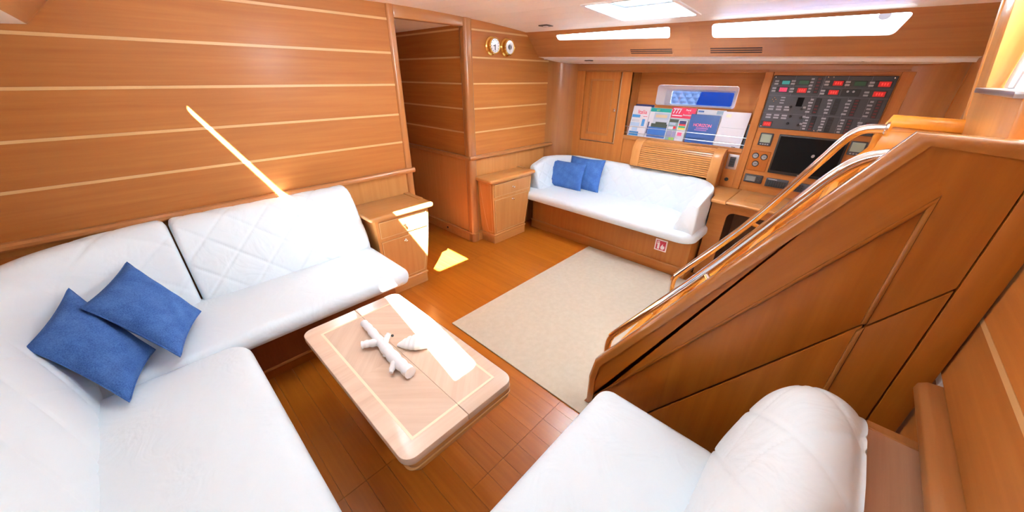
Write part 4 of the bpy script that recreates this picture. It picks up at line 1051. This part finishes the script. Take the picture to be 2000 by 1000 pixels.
P('text_block', 1.395, 1.30, 1.268, 1.278, pw); P('cover_photo', 1.404, 1.19, ZS+0.005, 1.252, c_('grey_photo', (0.55, 0.58, 0.62)))
r, F, P = booklet('magazine', 1.398, 1.222, ZS, 1.245, 3.662, 3.700, 0.010, c_('teal_grey_print', (0.20, 0.33, 0.35)), 'colourful magazine with small photo panels in front of the red guide book')
P('panel_print', 1.305, 1.226, 1.150, 1.240, pw); P('panel_print', 1.298, 1.235, 1.205, 1.234, navy, 0.001); P('panel_print', 1.298, 1.235, 1.190, 1.206, pr_red, 0.001); P('panel_print', 1.298, 1.235, 1.172, 1.188, c_('green_print', (0.05, 0.35, 0.15)), 0.001); P('panel_print', 1.298, 1.235, 1.156, 1.172, yel, 0.001)
P('panel_print', 1.392, 1.31, 1.215, 1.24, pine); P('panel_print', 1.39, 1.33, 1.19, 1.212, sky); P('panel_print', 1.345, 1.318, 1.158, 1.18, pr_red); P('panel_print', 1.392, 1.345, 1.150, 1.175, pw); P('panel_print', 1.392, 1.31, 1.085, 1.14, c_('mauve_print', (0.28, 0.28, 0.45))); P('panel_print', 1.36, 1.315, 1.055, 1.08, grn); P('panel_print', 1.305, 1.226, ZS+0.004, 1.145, pw); P('flower_print', 1.29, 1.25, 1.10, 1.13, pinkp, 0.001)
r, F, P = booklet('newspaper', 1.178, 0.935, ZS, 1.340, 3.715, 3.760, 0.008, pw, 'folded white newspaper behind the blue folder', 'newspaper')
P('picture', 1.01, 0.945, 1.305, 1.335, c_('grey_blue_print', (0.25, 0.35, 0.45))); P('headline', 1.17, 1.12, 1.315, 1.328, sea)
r, F, P = booklet('folder', 1.205, 0.955, ZS, 1.300, 3.655, 3.700, 0.014, folder, 'dark blue folder lettered HORIZON on the shelf', 'folder')
text('HORIZON', 0.036, 1.165, 1.198, 0, c_('pink_lettering', (0.75, 0.12, 0.22)), r, F, 0.0006, sx=0.95)
P('text_block', 1.135, 1.03, 1.178, 1.190, c_('dim_lettering', (0.25, 0.10, 0.32))); P('text_block', 1.145, 1.04, 1.164, 1.172, c_('dim_lettering', (0.25, 0.10, 0.32)))
r, F, P = booklet('paper_stack', 0.952, 0.735, ZS, 1.335, 3.660, 3.740, 0.012, c_('off_white_paper', (0.76, 0.74, 0.80)), 'loose off-white papers at the right end of the shelf', 'papers')
P('fold_line', 0.93, 0.75, 1.205, 1.208, c_('grey_line', (0.5, 0.5, 0.56))); P('corner_stain', 0.92, 0.88, 1.29, 1.315, c_('pale_yellow', (0.75, 0.72, 0.50))); P('scribble', 0.80, 0.77, ZS+0.006, ZS+0.011, M['ink'])
r, F, P = booklet('notebook', 0.735, 0.700, ZS, 1.24, 3.690, 3.740, 0.03, M['black'], 'black notebook squeezed at the right end of the shelf', 'book')

# ---- blue boat hull and quilted fender seen through the small window
nb = thing('neighbour_boat', (4.9, 0.9, 0.2), 'blue boat hull moored outside the small window', 'boat')
MB().ext([(0.0, 0.2), (4.4, 0.2), (4.4, 1.54), (0.0, 1.54)], 'x', 5.2, 5.6).build('topside', plain('deep_blue_topside', (0.008, 0.05, 0.30), 0.3, coat=0.2), nb, 0.05, 3)
m_ = MB(); n = 40
fn_ = nb
def fz(i, j):
    y = 1.55+1.9*i/n; z = 0.6+0.94*j/n
    a = abs(((y+z)/0.09) % 1-0.5)*2; b = abs(((y-z)/0.09) % 1-0.5)*2
    return (4.72+0.008*(1-min(a, b)), y-0.25*(z-1.2), z)
V = [fz(i, j) for j in range(n*2+1) for i in range(0)]
V = []; N2 = 120
for j in range(N2+1):
    for i in range(N2+1):
        V.append(fz(i*n/N2, j*n/N2))
F_ = [(j*(N2+1)+i, j*(N2+1)+i+1, (j+1)*(N2+1)+i+1, (j+1)*(N2+1)+i) for j in range(N2) for i in range(N2)]
MB().add(V, F_).build('quilted_fender', plain('pale_blue_quilt', (0.20, 0.32, 0.60), 0.6), fn_)
MB().box(4.735, 4.80, 1.58, 3.4, 0.62, 1.52).build('fender_core', bpy.data.materials['pale_blue_quilt'], fn_)

# ================================================================== STAIRS
st = thing('companionway_stairs', (1.62, 0.2, 0), 'steep varnished wooden stairs with panelled side and polished handrails', 'stairs')
XS0, XS1 = 1.27, 1.305
def yl(z): return 0.604-(z-0.323)/1.638       # raked line of the stringer's top edge
def side(name, poly, x0, x1, mat, bevel=0.003, seg=2): return MB().ext(poly, 'x', x0, x1).build(name, mat, st, bevel, seg)
# raked top rail of the near side
def off(y, z, d):  # move perpendicular below the raked edge
    n_ = Vector((-1.638, -1.0)).normalized(); return (y+n_.x*d, z+n_.y*d)
APY, APZ = -0.101, 1.478
foot_y = 0.615
a0 = (foot_y, 0.011); a1 = (foot_y+0.004, 0.20); a2 = (0.602, 0.315)
rw = 0.130
b2 = off(0.602, 0.315, rw); b3 = off(APY, APZ, rw)
# inner raked line meets the stile at y=-0.183
def zin(y): return b2[1]+(b2[0]-y)*(-1)*(b3[1]-b2[1])/(b3[0]-b2[0])*-1 if False else b2[1]+(y-b2[0])*(b3[1]-b2[1])/(b3[0]-b2[0])
YS = -0.182; YJ = -0.286
seam = lambda y: 0.689+(y+0.006)*(1.144-0.689)/(-0.286+0.006)
zlow = lambda: b2[0]+(0.0-b2[1])*(b3[0]-b2[0])/(b3[1]-b2[1])
yk = zlow()
side('raked_rail', [a0, a1, a2, (APY, APZ), (YS, zin(YS)), (yk, 0.011)], XS0, XS1, M['stair_s'], 0)
side('top_stile', [(YS, zin(YS)), (APY, APZ), (YJ, APZ-0.004), (YJ, seam(YJ)+0.006), (YS, seam(YS)+0.006)], XS0, XS1, M['stair'], 0)
# raised upper panel inside a bead
yb0 = (0.0-0.689)*(-0.28)/(1.144-0.689)-0.006
side('upper_panel', [(yk-0.004, 0.011), (YS+0.004, zin(YS)-0.008), (YS+0.004, seam(YS)+0.004), (yb0+0.004, 0.011)], XS0+0.008, XS1-0.004, M['stair'], 0.004)
side('panel_bead', [(yk-0.001, 0.011), (YS, zin(YS)), (YS, zin(YS)-0.022), (yk-0.012, 0.011)], XS0-0.003, XS0+0.012, M['stair_s'], 0.004)
side('panel_bead', [(YS, zin(YS)-0.004), (YS+0.012, zin(YS)-0.026), (YS+0.012, seam(YS)), (YS, seam(YS)+0.010)], XS0-0.003, XS0+0.012, M['stair_l'], 0.004)
# lower part below the joint
side('lower_panel', [(yb0-0.004, 0.011), (YS+0.004, seam(YS)-0.004), (YS+0.004, 0.011)], XS0+0.008, XS1-0.004, M['stair'], 0.003)
side('lower_stile', [(YS, seam(YS)-0.003), (YJ, seam(YJ)-0.003), (YJ, 0.011), (YS, 0.011)], XS0, XS1, M['stair'], 0.002)
side('panel_bead', [(YS, seam(YS)-0.004), (YS+0.012, seam(YS+0.012)-0.004), (YS+0.012, 0.011), (YS, 0.011)], XS0-0.003, XS0+0.012, M['stair_l'], 0.004)
side('corner_post', [(YJ-0.003, 0.011), (YJ-0.003, 1.478), (-0.350, 1.478), (-0.350, 0.011)], XS0-0.001, 1.36, M['stair'], 0.003)
side('side_backing', [(yk-0.03, 0.011), (YS, zin(YS)-0.03), (-0.34, 1.40), (-0.34, 0.011)], XS1-0.003, XS1+0.010, M['seam'], 0)
# rounded cap along the near stringer
def cap(x0, x1, pts, mat):
    m_ = MB()
    loops = []
    for i, (y, z) in enumerate(pts):
        # direction
        p0 = Vector(pts[max(i-1, 0)]); p1 = Vector(pts[min(i+1, len(pts)-1)]); t = (p1-p0).normalized(); nn = Vector((t.y, -t.x))
        if nn.dot(Vector((1, 1))) < 0: nn = -nn
        c = Vector((y, z)); L = []
        for (xx, h) in ((x0-0.006, -0.030), (x0-0.008, -0.006), (x0-0.002, 0.006), (x0+0.01, 0.011), (x1-0.008, 0.011), (x1+0.002, 0.005), (x1+0.006, -0.006), (x1+0.004, -0.030)):
            q = c+nn*h; L.append((xx, q.x, q.y))
        loops.append(L)
    m_.loft(loops).build('stringer_cap', mat, st, smooth=True, shade_angle=0.9)
cap(XS0, XS1+0.012, [(foot_y+0.006, 0.03), (foot_y+0.010, 0.205), (0.606, 0.320), (APY, APZ+0.006), (-0.36, APZ-0.002)], M['stair_l'])
# far stringer
XF0, XF1 = 1.965, 2.0
d_ = -0.014
fp = [(foot_y+d_, 0.011), (foot_y+d_+0.004, 0.20), (0.602+d_, 0.315), (yl(1.36)+d_, 1.36), (-0.044, 1.403), (-0.066, 1.474), (-0.255, 1.470), (-0.255, 0.9), (0.10, 0.011)]
side('far_stringer', fp, XF0, XF1, M['tread_z'], 0.004)
cap(XF0, XF1, [fp[0], fp[1], fp[2], fp[3], fp[4], fp[5], fp[6]], M['tread'])
# upper side lining above the last step
side('side_lining', [(0.02, 1.22), (APY+0.01, 1.43), (-0.25, 1.43), (-0.25, 1.22)], XS1, XS1+0.018, M['tread_z'], 0.002)
side('side_lining', [(-0.03, 1.24), (-0.06, 1.43), (-0.25, 1.43), (-0.25, 1.24)], XF0-0.018, XF0, M['tread_z'], 0.002)
# treads with grooves
for z in (0.245, 0.49, 0.735, 0.98, 1.225):
    yn = yl(z)-0.012; dpt = 0.20
    prof = [(yn-dpt, z-0.034), (yn-dpt, z)]
    for gidx in range(3):
        gy = yn-0.125+gidx*0.042
        prof += [(gy-0.004, z), (gy, z-0.006), (gy+0.004, z)]
    prof += [(yn-0.016, z), (yn-0.005, z-0.005), (yn, z-0.016), (yn-0.004, z-0.028), (yn-0.014, z-0.034)]
    MB().ext(prof, 'x', XS1+0.002, XF0-0.002).build('tread', M['tread'], st, 0.0)
    MB().box(XS1+0.002, XF0-0.002, yn-dpt+0.012, yn-dpt+0.030, z, z+0.212 if z < 1.2 else z+0.20).build('riser', M['tread_z'], st)
# polished handrails
def rail(x, pts, brk, xwall, name='handrail'):
    P = catmull([(x, y, z) for y, z in pts], 8)
    h = MB().tube(P, 0.0165, 14).build(name, M['chrome'], st, smooth=True)
    for (y, z) in brk:
        n_ = Vector((0, -1.638, -1.0)).normalized()
        MB().tube([(x, y, z), Vector((x, y, z))+n_*0.03+Vector((xwall-x, 0, 0))*0.55, Vector((x, y, z))+n_*0.045+Vector((xwall-x, 0, 0))], 0.010, 10).build('bracket', M['chrome'], h, smooth=True)
    for (y, z) in (pts[0], pts[-1]):
        MB().lathe((x, y, z), (0, 0.3, 0.95) if z < 1 else (0, 1, 0), [(0.024, -0.004), (0.024, 0.002), (0.018, 0.005), (0.0165, 0.006)], 16).build('flange', M['chrome'], h, smooth=True)
rail(1.345, [(0.592, 0.295), (0.594, 0.38), (0.585, 0.440), (0.545, 0.51), (0.275, 0.925), (0.075, 1.265), (0.028, 1.345), (-0.008, 1.392), (-0.045, 1.418), (-0.085, 1.428)], [(0.262, 0.945)], 1.30)
rail(1.93, [(0.522, 0.44), (0.526, 0.53), (0.518, 0.575), (0.49, 0.62), (0.262, 0.968), (0.10, 1.275), (0.055, 1.365), (0.025, 1.412), (-0.008, 1.433), (-0.06, 1.438)], [(0.255, 0.985)], 1.97)
